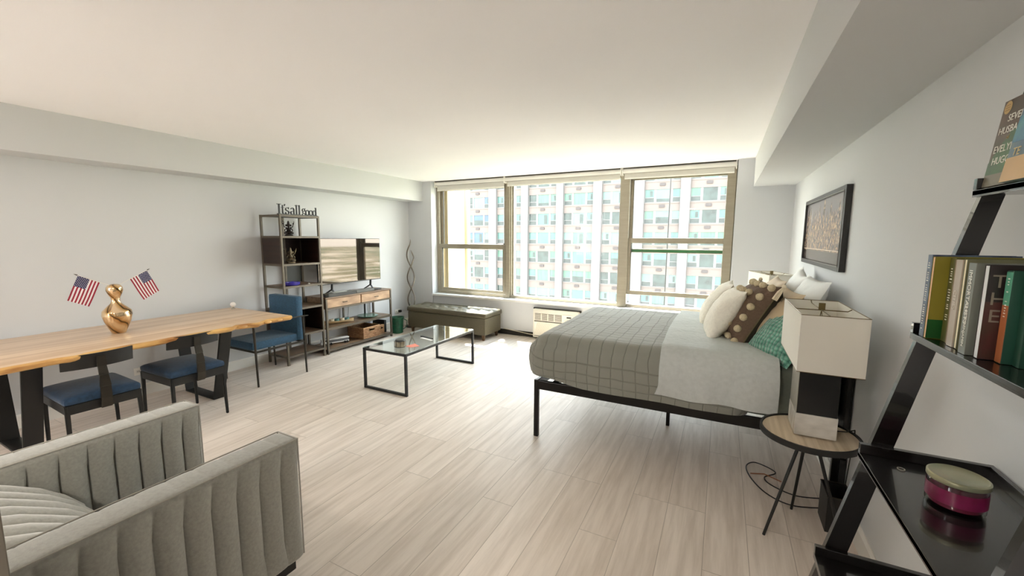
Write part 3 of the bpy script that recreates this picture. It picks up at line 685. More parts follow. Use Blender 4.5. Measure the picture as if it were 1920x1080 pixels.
# ================================================================== TELEVISION STAND
t = thing('console_table', 'wood and metal television stand with two drawers and open shelves', 'console', (-4.76, 4.235, 0))
x0, x1, y0, y1 = -4.965, -4.57, 3.635, 4.835
topw = wood('reclaimed_top', (150, 124, 98), (104, 82, 62), .4, 'y', 3); drw = mat('reclaimed_drawer', (196, 164, 130), .5, col2=(134, 102, 76), scale=5, stretch=(1, .8, 2.5), bump=.08, bscale=9)
b = BM(); box(b, x0, x1, y0, y1, .742, .760, .002); obj('top', b, topw, t, smooth=False)
b = BM(); box(b, x0+.004, x1-.03, y0+.004, y1-.004, .605, .741); obj('drawer_case', b, topw, t, smooth=False)
for ya, yb in ((y0+.03, 4.226), (4.244, y1-.03)):
    b = BM(); box(b, x1-.029, x1-.008, ya, yb, .618, .736, .002); d = obj('drawer', b, drw, t, smooth=False)
    b = BM(); ym = (ya+yb)/2; tube(b, [(x1-.008, ym-.035, .672), (x1+.008, ym-.03, .672), (x1+.008, ym+.03, .672), (x1-.008, ym+.035, .672)], .004, 6); obj('pull_handle', b, black_m, d)
for x in (x0+.012, x1-.012):
    for y in (y0+.013, y1-.013):
        b = BM(); box(b, x-.0125, x+.0125, y-.0135, y+.0135, 0, .741, .002); obj('leg', b, met, t, smooth=False)
b = BM(); box(b, x1-.026, x1-.001, y0+.027, y1-.027, .595, .616); box(b, x0, x0+.02, y0+.027, y1-.027, .595, .616); obj('apron_rail', b, met, t, smooth=False)
for z in (.352, .066):
    b = BM(); box(b, x0+.004, x1-.004, y0+.005, y1-.005, z-.014, z, .001); s = obj('shelf', b, topw, t, smooth=False)
    b = BM(); box(b, x1-.022, x1-.001, y0+.027, y1-.027, z-.03, z+.001); box(b, x0+.001, x0+.018, y0+.027, y1-.027, z-.03, z-.013); obj('shelf_rail', b, met, s, smooth=False)
ym = 4.235
b = BM(); box(b, x0+.002, x0+.022, ym-.011, ym+.011, .367, .594); obj('rear_strut', b, met, t, smooth=False)

# television
def tv_mat():
    m = bpy.data.materials.new('tv_glass'); m.use_nodes = True; b_ = m.node_tree.nodes['Principled BSDF']
    b_.inputs['Base Color'].default_value = (.012, .011, .01, 1); b_.inputs['Roughness'].default_value = .03; b_.inputs['Specular IOR Level'].default_value = .8; b_.inputs['IOR'].default_value = 1.55
    b_.inputs['Specular Tint'].default_value = (1, .86, .74, 1)
    return m
t = thing('television', 'flat black television with a glossy screen on the television stand', 'television', (-4.75, 4.24, .7605))
b = BM(); box(b, -4.775, -4.752, 3.685, 4.803, .905, 1.532, .003); obj('housing', b, black_m, t, smooth=False)
b = BM(); box(b, -4.80, -4.775, 3.95, 4.54, .95, 1.25, .004); obj('back_housing', b, black_m, t, smooth=False)
b = BM(); box(b, -4.7525, -4.749, 3.692, 4.796, .918, 1.526); obj('screen', b, tv_mat(), t, smooth=False)
for y in (3.90, 4.60):
    b = BM()
    beam(b, (-4.76, y, .915), (-4.765, y, .83), .03, .014); beam(b, (-4.765, y-.0, .835), (-4.715, y+.01, .7665), .026, .010); beam(b, (-4.765, y, .835), (-4.90, y+.01, .7665), .026, .010)
    obj('foot', b, black_m, t, smooth=False)
# set-top tray in front of the television
gy = mat('grey_plastic', (84, 84, 78), .4, var=.08)
t = thing('media_box', 'long low grey box lying on the television stand in front of the screen', 'box', (-4.65, 4.0, .7605))
b = BM(); prism(b, [(-4.695, 3.70), (-4.60, 3.66), (-4.585, 3.70), (-4.585, 4.16), (-4.695, 4.16)], 'z', .761, .80); obj('body', b, mat('dark_plastic', (40, 40, 37), .35), t, smooth=False)
b = BM(); box(b, -4.693, -4.588, 4.17, 4.50, .761, .80, .004); obj('end_section', b, gy, t, smooth=False)
b = BM(); prism(b, [(-4.69, 3.72), (-4.60, 3.70), (-4.60, 4.15), (-4.69, 4.15)], 'z', .80, .806); obj('lid', b, gy, t, smooth=False)
b = BM(); box(b, -4.685, -4.61, 3.80, 4.02, .8065, .812, .001)
o = single('paper_stack', b, mat('grey_paper', (176, 178, 174), .7), 'grey papers lying on the long low box below the television', 'paper'); 
b = BM(); box(b, -4.69, -4.64, 4.55, 4.70, .761, .782, .005); single('remote_control', b, black_m, 'black remote control at the right end of the television stand', 'remote control', org=(-4.66, 4.62, .761))

# candle boat on the middle shelf
t = thing('candle_boat', 'cream boat-shaped tray on the middle shelf of the television stand', 'tray', (-4.74, 3.98, .353))
b = bmesh.new(); NU, NV = 24, 10; rows = []
for i in range(NU+1):
    u = -1+2*i/NU; row = []
    for j in range(NV+1):
        a = -pi/2*1.0 + pi*j/NV; wv_ = .048*(1-abs(u)**2.4)+.004; hh = .045 + .012*u*u
        row.append(b.verts.new((wv_*sin(a), u*.20, hh - hh*cos(a)*.92)))
    rows.append(row)
for A, B in zip(rows, rows[1:]):
    for k in range(NV): b.faces.new((A[k], A[k+1], B[k+1], B[k]))
bmesh.ops.solidify(b, geom=b.faces[:], thickness=.006)
bmesh.ops.recalc_face_normals(b, faces=b.faces[:])
dm = min(v.co.z for v in b.verts)
b.transform(Matrix.Translation((-4.735, 3.975, .3535-dm)) @ Matrix.Rotation(R(-22), 4, 'Z')); obj('tray', b, mat('bamboo_cream', (222, 200, 160), .5, var=.08), t)
jar_m = [mat('jar_cream', (228, 218, 196), .35), mat('jar_teal', (90, 138, 140), .35), mat('jar_dark', (60, 66, 72), .35)]
for k, m_ in enumerate((0, 1, 0, 1)):
    s_ = -.105 + .07*k; px_, py_ = -4.735 - s_*sin(R(-22)), 3.975 + s_*cos(R(-22))
    t2 = thing('candle_cup', ['cream candle cup at the left end of the boat-shaped tray', 'teal candle cup second from the left in the boat-shaped tray', 'cream candle cup second from the right in the boat-shaped tray', 'teal candle cup at the right end of the boat-shaped tray'][k], 'candle', (px_, py_, .362), group='candle cups in the boat-shaped tray')
    b = BM(); lathe(b, [(0, 0), (.024, 0), (.03, .01), (.031, .055), (.027, .056), (.026, .045), (0, .045)], 20, c=(px_, py_, .365)); obj('cup', b, jar_m[m_], t2)
    b = BM(); lathe(b, [(0, 0), (.0255, 0), (.0255, .004), (0, .004)], 20, c=(px_, py_, .411)); obj('wax', b, jar_m[2], t2)

# green glass stand
gg = mat('green_glass', (110, 160, 136), .1, var=.1, trans=.5)
b = bmesh.new(); lathe(b, [(0, 0), (.06, 0), (.062, .004), (.012, .008), (.012, .012), (.15, .016), (.155, .022), (.15, .026), (0, .02)], 40)
o = single('glass_platter', b, gg, 'round green glass platter on the middle shelf under the right drawer', 'platter'); o.location = (-4.745, 4.50, .3532)
t = thing('speaker_post', 'slim black bottle-like post standing behind the green glass platter', 'post', (-4.93, 4.62, .353))
b = BM(); lathe(b, [(0, 0), (.03, 0), (.03, .01), (.014, .014), (.013, .20), (0, .20)], 16, c=(-4.925, 4.62, .3535)); obj('post', b, black_m, t)
for k, (ya, yb) in enumerate(((4.33, 4.36), (4.66, 4.69), (4.72, 4.75))):
    b = BM(); pts = [(-4.975, ya + (yb-ya)*q + .012*sin(q*9+k), .59 - .52*q) for q in [i/14 for i in range(15)]]
    tube(b, pts, .003, 6); single('cable', b, mat('grey_cable', (120, 122, 122), .5), ['grey cable hanging behind the middle of the television stand', 'grey cable second from the right behind the television stand', 'grey cable hanging furthest right behind the television stand'][k], 'cable', group='cables behind the television stand')

# bottom shelf: truck, baskets
t = thing('toy_truck', 'white toy lorry at the left end of the bottom shelf of the television stand', 'toy', (-4.76, 3.90, .067), R(-20))
wt_ = mat('toy_white', (234, 234, 232), .35)
b = BM(); box(b, -.035, .035, -.18, -.09, .018, .085, .006); box(b, -.033, .033, -.19, -.17, .018, .05, .004); obj('cab', b, wt_, t, local=True)
b = BM(); box(b, -.034, .034, -.175, -.1, .058, .078, .002); b2 = BM(); box(b2, -.0365, .0365, -.165, -.115, .055, .076, .001); obj('cab_window', b2, black_m, t, local=True); b.free()
b = BM(); box(b, -.03, .03, -.08, .19, .022, .034, .002); box(b, -.034, .034, -.08, .19, .072, .084, .002); obj('trailer', b, wt_, t, local=True)
b = BM(); box(b, -.028, .028, -.078, .188, .0345, .0715, .001); obj('trailer_body', b, mat('toy_grey', (90, 92, 96), .4), t, local=True)
for y in (-.14, -.06, .13, .165):
    for s_ in (-1, 1):
        b = BM(); lathe(b, [(0, 0), (.016, 0), (.016, .012), (0, .012)], 16); b.transform(Matrix.Translation((s_*.03-.006, y, .0165)) @ Matrix.Rotation(R(90), 4, 'Y')); obj('wheel', b, black_m, t, local=True)
def wicker():
    m = bpy.data.materials.new('wicker'); m.use_nodes = True; nt = m.node_tree; b_ = nt.nodes['Principled BSDF']; L = nt.links.new
    tcn = nt.nodes.new('ShaderNodeTexCoord'); sp = nt.nodes.new('ShaderNodeSeparateXYZ'); L(tcn.outputs['Object'], sp.inputs[0])
    ad = nt.nodes.new('ShaderNodeMath'); ad.operation = 'ADD'; L(sp.outputs['X'], ad.inputs[0]); L(sp.outputs['Y'], ad.inputs[1])
    cb = nt.nodes.new('ShaderNodeCombineXYZ'); L(ad.outputs[0], cb.inputs['X']); L(sp.outputs['Z'], cb.inputs['Y'])
    br = nt.nodes.new('ShaderNodeTexBrick'); L(cb.outputs[0], br.inputs['Vector']); br.inputs['Scale'].default_value = 1
    br.inputs['Brick Width'].default_value = .032; br.inputs['Row Height'].default_value = .013; br.inputs['Mortar Size'].default_value = .0022
    br.inputs['Color1'].default_value = srgb((196, 150, 106)); br.inputs['Color2'].default_value = srgb((150, 104, 66)); br.inputs['Mortar'].default_value = srgb((52, 34, 22))
    L(br.outputs['Color'], b_.inputs['Base Color']); b_.inputs['Roughness'].default_value = .6
    bp = nt.nodes.new('ShaderNodeBump'); bp.invert = True; bp.inputs['Distance'].default_value = .006; L(br.outputs['Fac'], bp.inputs['Height']); L(bp.outputs[0], b_.inputs['Normal'])
    return m
wick = wicker(); rimw = mat('wicker_rim', (206, 172, 128), .6, col2=(140, 100, 66), scale=60)
def basket(x0, x1, y0, y1, z, h, label, hole=True):
    t = thing('wicker_basket', label, 'basket', ((x0+x1)/2, (y0+y1)/2, z), group=None); w = .012; b = BM()
    ym = (y0+y1)/2; hw = min(.05, (y1-y0)*.2)
    box(b, x0, x1, y0, y0+w, z, z+h); box(b, x0, x1, y1-w, y1, z, z+h); box(b, x0, x0+w, y0+w, y1-w, z, z+h); box(b, x0+w, x1-w, y0+w, y1-w, z, z+w)
    box(b, x1-w, x1, y0+w, ym-hw, z, z+h); box(b, x1-w, x1, ym+hw, y1-w, z, z+h); box(b, x1-w, x1, ym-hw, ym+hw, z, z+h-.055); box(b, x1-w, x1, ym-hw, ym+hw, z+h-.02, z+h)
    obj('weave', b, wick, t, smooth=False)
    b = BM(); c4 = [(x0+.006, y0+.006, z+h), (x1-.006, y0+.006, z+h), (x1-.006, y1-.006, z+h), (x0+.006, y1-.006, z+h)]
    tube(b, c4, .009, 8, close=True); obj('rim', b, rimw, t)
    b = BM(); hz = z+h-.0375; tube(b, [(x1+.002, ym-hw, hz-.0175), (x1+.002, ym+hw, hz-.0175), (x1+.002, ym+hw, hz+.0175), (x1+.002, ym-hw, hz+.0175)], .005, 6, close=True); obj('handle', b, rimw, t)
basket(-4.93, -4.60, 4.275, 4.60, .067, .155, 'large woven wicker basket on the bottom shelf of the television stand')
basket(-4.86, -4.655, 4.64, 4.745, .067, .125, 'small woven wicker basket right of the large one on the bottom shelf')
b = BM(); box(b, -4.90, -4.66, 4.755, 4.80, .067, .26, .006); single('black_binder', b, black_m, 'black case standing at the right end of the bottom shelf', 'case', org=(-4.78, 4.778, .067))
b = bmesh.new(); lathe(b, [(0, 0), (.03, 0), (.032, .01), (.032, .085), (.018, .10), (.018, .115), (0, .115)], 20)
o = single('glass_jar', b, glassmat('clear_jar', (.82, .88, .92), .1), 'clear glass jar inside the small wicker basket on the bottom shelf', 'jar'); o.location = (-4.76, 4.692, .08)

# ================================================================== GREEN BIN, SPIRAL LAMP, OTTOMAN, AIR CONDITIONER
t = thing('waste_bin', 'green embossed waste bin beside the television stand', 'bin', (-4.68, 5.04, 0))
grn = mat('green_ceramic', (34, 100, 72), .3, col2=(20, 70, 52), scale=30, bump=.5, bscale=45)
b = BM(); lathe(b, [(0, .003), (.088, .003), (.092, .02), (.088, .03), (.104, .235), (.112, .245), (.112, .262), (.104, .262), (.098, .24), (.084, .03), (0, .02)], 32, c=(-4.67, 5.055, 0)); obj('body', b, grn, t)
b = BM(); tube(b, [(-4.568, 5.10, .23), (-4.54, 5.14, .2), (-4.545, 5.14, .1), (-4.58, 5.09, .06)], .007, 8); obj('handle', b, grn, t)

t = thing('spiral_floor_lamp', 'twisted double-spiral metal floor lamp in the corner by the window', 'lamp', (-4.78, 5.54, 0))
b = BM(); lathe(b, [(0, 0), (.115, 0), (.12, .006), (.118, .016), (.09, .022), (0, .022)], 36, c=(-4.78, 5.54, 0)); obj('base', b, mat('lamp_base_brown', (60, 46, 38), .35, metal=.4), t)
lm = mat('brushed_steel_warm', (120, 112, 102), .28, metal=.85, var=.15, scale=30)
for k, top in ((0, 1.52), (1, 1.34)):
    b = BM(); pts = []; 
    for i in range(90):
        z = .02 + (top-.02)*i/89; a = z*pi/.385 + k*pi; r = .062*min(1, (top-z)/.15+.15)
        pts.append((-4.78 + r*cos(a)*.9, 5.54 + r*sin(a)*1.0, z))
    tube(b, pts, [.011]*84 + [.010, .009, .008, .006, .004, .002], 10); obj('spiral_arm', b, lm, t)

t = thing('storage_ottoman', 'olive tufted storage bench under the left window', 'ottoman', (-3.85, 5.455, 0))
ol = mat('olive_faux_leather', (80, 74, 56), .5, var=.12, scale=40, bump=.25, bscale=160)
b = rounded(-4.575, -3.095, 5.205, 5.70, .085, .345, .012, 30, 10, 6); obj('body', b, ol, t)
def tuft(p, n):
    if n.z > .5 or p.z > .40:
        u = (p.x+4.59)/.187; v = (p.y-5.20)/.17
        d = min((((u-round(u-(.5 if r_ % 2 else 0))-(.5 if r_ % 2 else 0))*.187)**2 + ((v-.5-r_)*.17)**2) for r_ in range(3)) if True else 0
        e = min(p.x+4.595, -3.075-p.x, p.y-5.19, 5.715-p.y)
        dz = -.022*math.exp(-d/.0012) * (1 if e > .04 else 0)
        cr = abs(sin(pi*(u+v)))*abs(sin(pi*(u-v)))
        return p + Vector((0, 0, dz + .010*cr*(1 if e > .03 else 0)))
    return p
b = rounded(-4.59, -3.08, 5.19, 5.715, .348, .425, .022, 96, 36, 4, fn=tuft); obj('lid', b, ol, t)
for x in (-4.51, -3.15):
    for y in (5.25, 5.65):
        b = BM(); beam(b, (x, y, .086), (x, y, 0), .045, .045, w2=.03, h2=.03, bev=.003); obj('foot', b, mat('foot_walnut', (90, 66, 44), .4, var=.1), t)

t = thing('air_conditioner', 'white wall air conditioner with control panel under the window sill', 'air conditioner', (-2.17, 5.79, .02))
ac = mat('ac_ivory', (222, 218, 206), .4, var=.02); acl = mat('ac_grille_dark', (74, 70, 60), .5)
b = BM(); box(b, -2.535, -1.815, 5.70, 5.7895, .035, .475, .008); obj('housing', b, ac, t)
b = BM(); box(b, -2.555, -1.795, 5.76, 5.789, .46, .487, .002); obj('dark_seal', b, frame_d, t, smooth=False)
b = BM(); box(b, -2.50, -2.07, 5.697, 5.7005, .31, .41); gv = obj('vent', b, acl, t, smooth=False)
b = BM()
for k in range(7): box(b, -2.50, -2.07, 5.690, 5.697, .315+.0138*k, .3205+.0138*k)
for k in (0, 1, 2): box(b, -2.40+.105*k, -2.385+.105*k, 5.688, 5.696, .31, .41)
obj('louvre', b, ac, gv, smooth=False)
b = BM(); box(b, -2.05, -1.86, 5.692, 5.6995, .30, .42, .002); cp_ = obj('control_panel', b, ac, t, smooth=False)
b = BM(); box(b, -1.99, -1.92, 5.689, 5.692, .375, .395); obj('display', b, black_m, cp_, smooth=False)
b = BM()
for i in range(5):
    for j in range(2): box(b, -2.02+.03*i, -2.005+.03*i, 5.6895, 5.692, .325+.02*j, .333+.02*j)
obj('buttons', b, mat('ac_button', (190, 184, 170), .5), cp_, smooth=False)
b = BM(); box(b, -2.51, -1.84, 5.692, 5.6995, .075, .285, .003); ig = obj('intake_panel', b, ac, t, smooth=False)
b = BM()
for k in range(44):
    xx = -2.50 + .0148*k
    beam(b, (xx, 5.691, .085), (min(xx+.045, -1.85), 5.691, .275), .003, .003)
obj('intake_lattice', b, mat('ac_lattice', (176, 168, 146), .5), ig, smooth=False)
b = BM(); box(b, -2.51, -1.84, 5.6915, 5.699, .288, .296); box(b, -2.51, -1.84, 5.6915, 5.699, .060, .066); obj('seam', b, acl, t, smooth=False)
b = BM(); tube(b, [(-2.54, 5.74, .06), (-2.62, 5.735, .065), (-2.80, 5.73, .085), (-3.0, 5.74, .10), (-3.08, 5.76, .10)], .006, 8)
single('power_cable', b, mat('ivory_cable', (196, 188, 168), .5), 'ivory power cable running from the air conditioner towards the ottoman', 'cable')

# ================================================================== COFFEE TABLE
t = thing('coffee_table', 'black-framed glass coffee table in the middle of the room', 'table', (-2.95, 3.61, 0))
x0, x1, y0, y1 = -3.235, -2.665, 2.985, 4.215; w = .024
for y in (y0, y1-w):
    for x in (x0, x1-w):
        b = BM(); box(b, x, x+w, y, y+w, .024, .402, .002); obj('leg', b, black_m, t, smooth=False)
    b = BM(); box(b, x0, x1, y, y+w, 0, .024, .002); obj('floor_bar', b, black_m, t, smooth=False)
b = BM(); box(b, x0, x1, y0, y0+w, .402, .426, .002); box(b, x0, x1, y1-w, y1, .402, .426, .002); box(b, x0, x0+w, y0+w, y1-w, .402, .426, .002); box(b, x1-w, x1, y0+w, y1-w, .402, .426, .002); obj('top_frame', b, black_m, t, smooth=False)
b = BM(); box(b, x0+.002, x1-.002, y0+.002, y1-.002, .4265, .4345, .002); obj('glass_top', b, glass_tab, t, smooth=False)
ZT = .4350
t = thing('coaster_holder', 'round stack of coasters in a dark wire holder on the glass table', 'coasters', (-2.90, 3.17, ZT))
b = BM(); 
for k in range(5): lathe(b, [(0, 0), (.05, 0), (.052, .004), (.05, .0095), (0, .0095)], 28, c=(-2.90, 3.17, ZT+.004+.0105*k))
obj('coasters', b, mat('coaster_stone', (196, 186, 160), .6, col2=(120, 108, 84), scale=30), t)
b = BM()
for k in range(8):
    a = 2*pi*k/8; tube(b, [(-2.90+.056*cos(a), 3.17+.056*sin(a), ZT+.002), (-2.90+.056*cos(a), 3.17+.056*sin(a), ZT+.062)], .002, 6)
for z in (.003, .062): tube(b, [(-2.90+.056*cos(2*pi*k/24), 3.17+.056*sin(2*pi*k/24), ZT+z) for k in range(24)], .0025, 6, close=True)
obj('wire_holder', b, black_m, t)
b = BM(); lathe(b, [(0, 0), (.048, 0), (.05, .006), (.045, .016), (.012, .018), (0, .018)], 28, c=(-2.90, 3.17, ZT+.060)); obj('lid', b, mat('lid_grey', (70, 72, 70), .35, metal=.3), t)
b = BM(); prism(b, [(-2.86, 3.20), (-2.78, 3.19), (-2.73, 3.27), (-2.84, 3.33)], 'z', ZT+.0003, ZT+.0018); single('paper_note', b, mat('coral_paper', (232, 138, 118), .7), 'coral paper note lying beside the coasters on the glass table', 'paper', org=(-2.8, 3.25, ZT))
b = BM(); prism(b, [(-2.99, 3.60), (-2.80, 3.545), (-2.79, 3.575), (-2.98, 3.63)], 'z', ZT+.0003, ZT+.012); single('pen_case', b, black_m, 'black remote lying behind a white strip on the glass table', 'remote control', org=(-2.89, 3.59, ZT))
b = BM(); prism(b, [(-2.94, 3.535), (-2.76, 3.49), (-2.755, 3.525), (-2.93, 3.565)], 'z', ZT+.0003, ZT+.009); single('white_remote', b, wt_, 'slim white remote in front of the black one on the glass table', 'remote control', org=(-2.85, 3.53, ZT))
# ================================================================== CHANNEL-TUFTED ARMCHAIR (cut by the left edge of the view)
vel = mat('grey_velvet', (154, 153, 145), .8, var=.1, scale=90, bump=.1, bscale=300, sheen=.6)
t = thing('armchair', 'grey velvet channel-tufted armchair in the left foreground', 'armchair', (-2.08, .70, 0))
def arm_part(x0, x1, name):
    prof = rrect(x0, x1, .10, .672, .028, 4); wts = []
    # denser profile along the faces keeps the channels round
    P = []
    for i, p in enumerate(prof):
        q = prof[(i+1) % len(prof)]; P.append(p)
        L_ = sqrt((p[0]-q[0])**2+(p[1]-q[1])**2)
        if L_ > .1:
            for k in range(1, 5): P.append((p[0]+(q[0]-p[0])*k/5, p[1]+(q[1]-p[1])*k/5))
    wts = [1 if .13 < p[1] < .615 else .10 for p in P]
    b = channel_loft(P, .14, 1.12, 11, 'y', .030, wts, per=14, capr=.02, start=.0)
    a = obj(name, b, vel, t, smooth=60)
    b = BM()
    for x in (x0+.006, x1-.006): tube(b, [(x, .16, .668), (x, 1.105, .668)], .003, 6)
    tube(b, [(x0+.006, 1.108, .668), (x0+.006, 1.108, .12)], .003, 6); tube(b, [(x1-.006, 1.108, .668), (x1-.006, 1.108, .12)], .003, 6)
    tube(b, [(x0+.006, 1.110, .668), (x1-.006, 1.110, .668)], .003, 6)
    obj('piping', b, mat('velvet_piping', (160, 156, 146), .8, sheen=.5), a)
arm_part(-1.765, -1.615, 'arm'); arm_part(-2.555, -2.405, 'arm')
prof = [(.08, .10), (.08, .60), (.10, .65), (.14, .675), (.24, .682), (.32, .672), (.39, .64), (.45, .60), (.52, .55), (.58, .49), (.63, .42), (.64, .36), (.62, .30), (.40, .10)]
P = []
for i, p in enumerate(prof):
    q = prof[(i+1) % len(prof)]
    for k in range(3): P.append((p[0]+(q[0]-p[0])*k/3, p[1]+(q[1]-p[1])*k/3))
b = channel_loft(P, -2.402, -1.768, 7, 'x', .022, None, per=12, capr=.012); obj('backrest', b, vel, t, smooth=60)
b = rounded(-2.40, -1.77, .45, 1.05, .20, .35, .03, 12, 12, 5); obj('seat_cushion', b, mat('shaded_seat_black', (12, 11, 10), .9, bump=.1, bscale=200), t, label='seat cushion coloured black for its deep shade')  # the black puts the shade between the arms into the seat colour
b = BM(); box(b, -2.53, -1.64, .16, 1.08, .055, .10, .004); obj('plinth', b, black_m, t, smooth=False)
for x in (-2.48, -1.69):
    for y in (.22, 1.03):
        b = BM(); beam(b, (x, y, .056), (x, y, 0), .04, .04, w2=.028, h2=.028); obj('foot', b, black_m, t, smooth=False)
# ================================================================== BED
BX0, BX1, BY0, BY1 = -1.245, .665, 2.835, 4.40
t = thing('bed', 'double bed with black metal frame, grey-green quilt and pale linen fold', 'bed', ((BX0+BX1)/2, (BY0+BY1)/2, 0))
fm = mat('bed_black_metal', (16, 14, 12), .3, metal=.4, var=.1)
b = BM()
for y in (BY0, BY1-.03): box(b, BX0, BX1, y, y+.03, .388, .458, .004)
for x in (BX0, BX1-.03): box(b, x, x+.03, BY0+.03, BY1-.03, .388, .458, .004)
for k in range(9): 
    x = BX0+.14+k*.2; box(b, x, x+.05, BY0+.03, BY1-.03, .435, .455)
box(b, BX0+.03, BX1-.03, (BY0+BY1)/2-.02, (BY0+BY1)/2+.02, .39, .429)
obj('side_rails', b, fm, t, smooth=False)
for x in (BX0+.0165, BX1-.0165):
    for y in (BY0+.0165, BY1-.0165):
        b = BM(); box(b, x-.0175, x+.0175, y-.0175, y+.0175, 0, .462, .004); obj('leg', b, fm, t, smooth=False)
for x in (-.325,):
    b = BM(); box(b, x-.014, x+.014, 3.52-.014, 3.52+.014, 0, .39, .003); obj('support_leg', b, fm, t, smooth=False)
b = BM(); box(b, BX1+.002, .698, BY0-.0, BY1+.0, .30, 1.06, .012); box(b, BX1+.002, .698, BY0, BY0+.07, 0, .30, .003); box(b, BX1+.002, .698, BY1-.07, BY1, 0, .30, .003); obj('headboard', b, mat('headboard_black', (22, 21, 20), .6, bump=.1, bscale=80), t, smooth=False)
sheet = mat('sheet_grey_green', (112, 118, 108), .85, bump=.25, bscale=60, var=.06, scale=60)
b = rounded(-1.215, .655, 2.85, 4.385, .459, .80, .07, 40, 34, 10, fn=lambda p, n: p + Vector(n)*(.004*nz3(p, 6))); obj('mattress', b, sheet, t)

def quilt_mat():
    m = bpy.data.materials.new('quilt_grey_green'); m.use_nodes = True; nt = m.node_tree; b_ = nt.nodes['Principled BSDF']; L = nt.links.new
    b_.inputs['Roughness'].default_value = .85; b_.inputs['Sheen Weight'].default_value = .25
    tcn = nt.nodes.new('ShaderNodeTexCoord'); sp = nt.nodes.new('ShaderNodeSeparateXYZ'); L(tcn.outputs['Object'], sp.inputs[0])
    n0 = nt.nodes.new('ShaderNodeTexNoise'); n0.inputs['Scale'].default_value = 5; L(tcn.outputs['Object'], n0.inputs['Vector'])
    outs = []
    def line(src, sc, w):
        w1 = nt.nodes.new('ShaderNodeMath'); w1.operation = 'MULTIPLY_ADD'; w1.inputs[1].default_value = .03; L(n0.outputs['Fac'], w1.inputs[0]); L(src, w1.inputs[2])
        a = nt.nodes.new('ShaderNodeMath'); a.operation = 'MULTIPLY'; a.inputs[1].default_value = sc; L(w1.outputs[0], a.inputs[0])
        f = nt.nodes.new('ShaderNodeMath'); f.operation = 'PINGPONG'; f.inputs[1].default_value = .5; L(a.outputs[0], f.inputs[0])
        g = nt.nodes.new('ShaderNodeMapRange'); g.inputs['From Min'].default_value = 0; g.inputs['From Max'].default_value = w; g.interpolation_type = 'SMOOTHSTEP'; L(f.outputs[0], g.inputs['Value'])
        return g.outputs[0]
    sm = nt.nodes.new('ShaderNodeMath'); sm.operation = 'SUBTRACT'; L(sp.outputs['Y'], sm.inputs[0])
    zc = nt.nodes.new('ShaderNodeMath'); zc.operation = 'MULTIPLY'; zc.inputs[1].default_value = 1.0; L(sp.outputs['Z'], zc.inputs[0]); L(zc.outputs[0], sm.inputs[1])
    a1 = line(sp.outputs['X'], 12, .06); a2 = line(sm.outputs[0], 12, .11)
    mn = nt.nodes.new('ShaderNodeMath'); mn.operation = 'MINIMUM'; L(a1, mn.inputs[0]); L(a2, mn.inputs[1])
    # stitches are a touch darker thread
    mx = nt.nodes.new('ShaderNodeMix'); mx.data_type = 'RGBA'; L(mn.outputs[0], mx.inputs[0]); mx.inputs[6].default_value = srgb((115, 115, 104)); mx.inputs[7].default_value = srgb((130, 130, 121)); L(mx.outputs[2], b_.inputs['Base Color'])
    n3 = nt.nodes.new('ShaderNodeTexNoise'); n3.inputs['Scale'].default_value = 22; n3.inputs['Detail'].default_value = 5; L(tcn.outputs['Object'], n3.inputs['Vector'])
    ad = nt.nodes.new('ShaderNodeMath'); ad.operation = 'MULTIPLY_ADD'; ad.inputs[1].default_value = .6; L(n3.outputs['Fac'], ad.inputs[0]); L(mn.outputs[0], ad.inputs[2])
    bp = nt.nodes.new('ShaderNodeBump'); bp.inputs['Strength'].default_value = .7; bp.inputs['Distance'].default_value = .006; L(ad.outputs[0], bp.inputs['Height']); L(bp.outputs[0], b_.inputs['Normal'])
    return m
def qf(p, n):
    if n.z < .3 and p.z < .75:
        k = 4*(p.z-.49)*(.80-p.z)/.096
        p = p + Vector((n.x, n.y, 0))*(.028*max(k, 0)) + Vector((n.x, n.y, 0))*(.010*nz3(p, 5))
        if p.z < .50: p.z += .012*nz3(p, 4, 2) + .035*max(0, min(1, (-.85-p.x)/.25)) - .02*max(0, p.x+.3)
    else: p = p + n*(.006*nz3(p, 4) + .003*nz3(p, 13))
    return p
b = rounded(-1.285, .20, 2.79, 4.44, .468, .822, .125, 70, 60, 12, bottom=False, fn=qf); obj('quilt', b, quilt_mat(), t, smooth=80)
linen = mat('pale_linen', (184, 188, 185), .9, var=.05, scale=40, bump=.6, bscale=28)
def lf(p, n):
    if n.z < .3 and p.z < .75:
        k = 4*(p.z-.50)*(.80-p.z)/.09
        p = p + Vector((0, n.y, 0))*(.022*max(k, 0) + .012*nz3((p.x, p.y, p.z*.3), 7, 1))
        if p.z < .53: p.z += .014*nz3(p, 5, 4)
    else: p = p + n*(.007*nz3(p, 5, 3) + .006*abs(nz3((p.x*.5, p.y*1.4, p.z), 10, 5)))
    return p
b = bmesh.new(); nx_, hs = 34, []
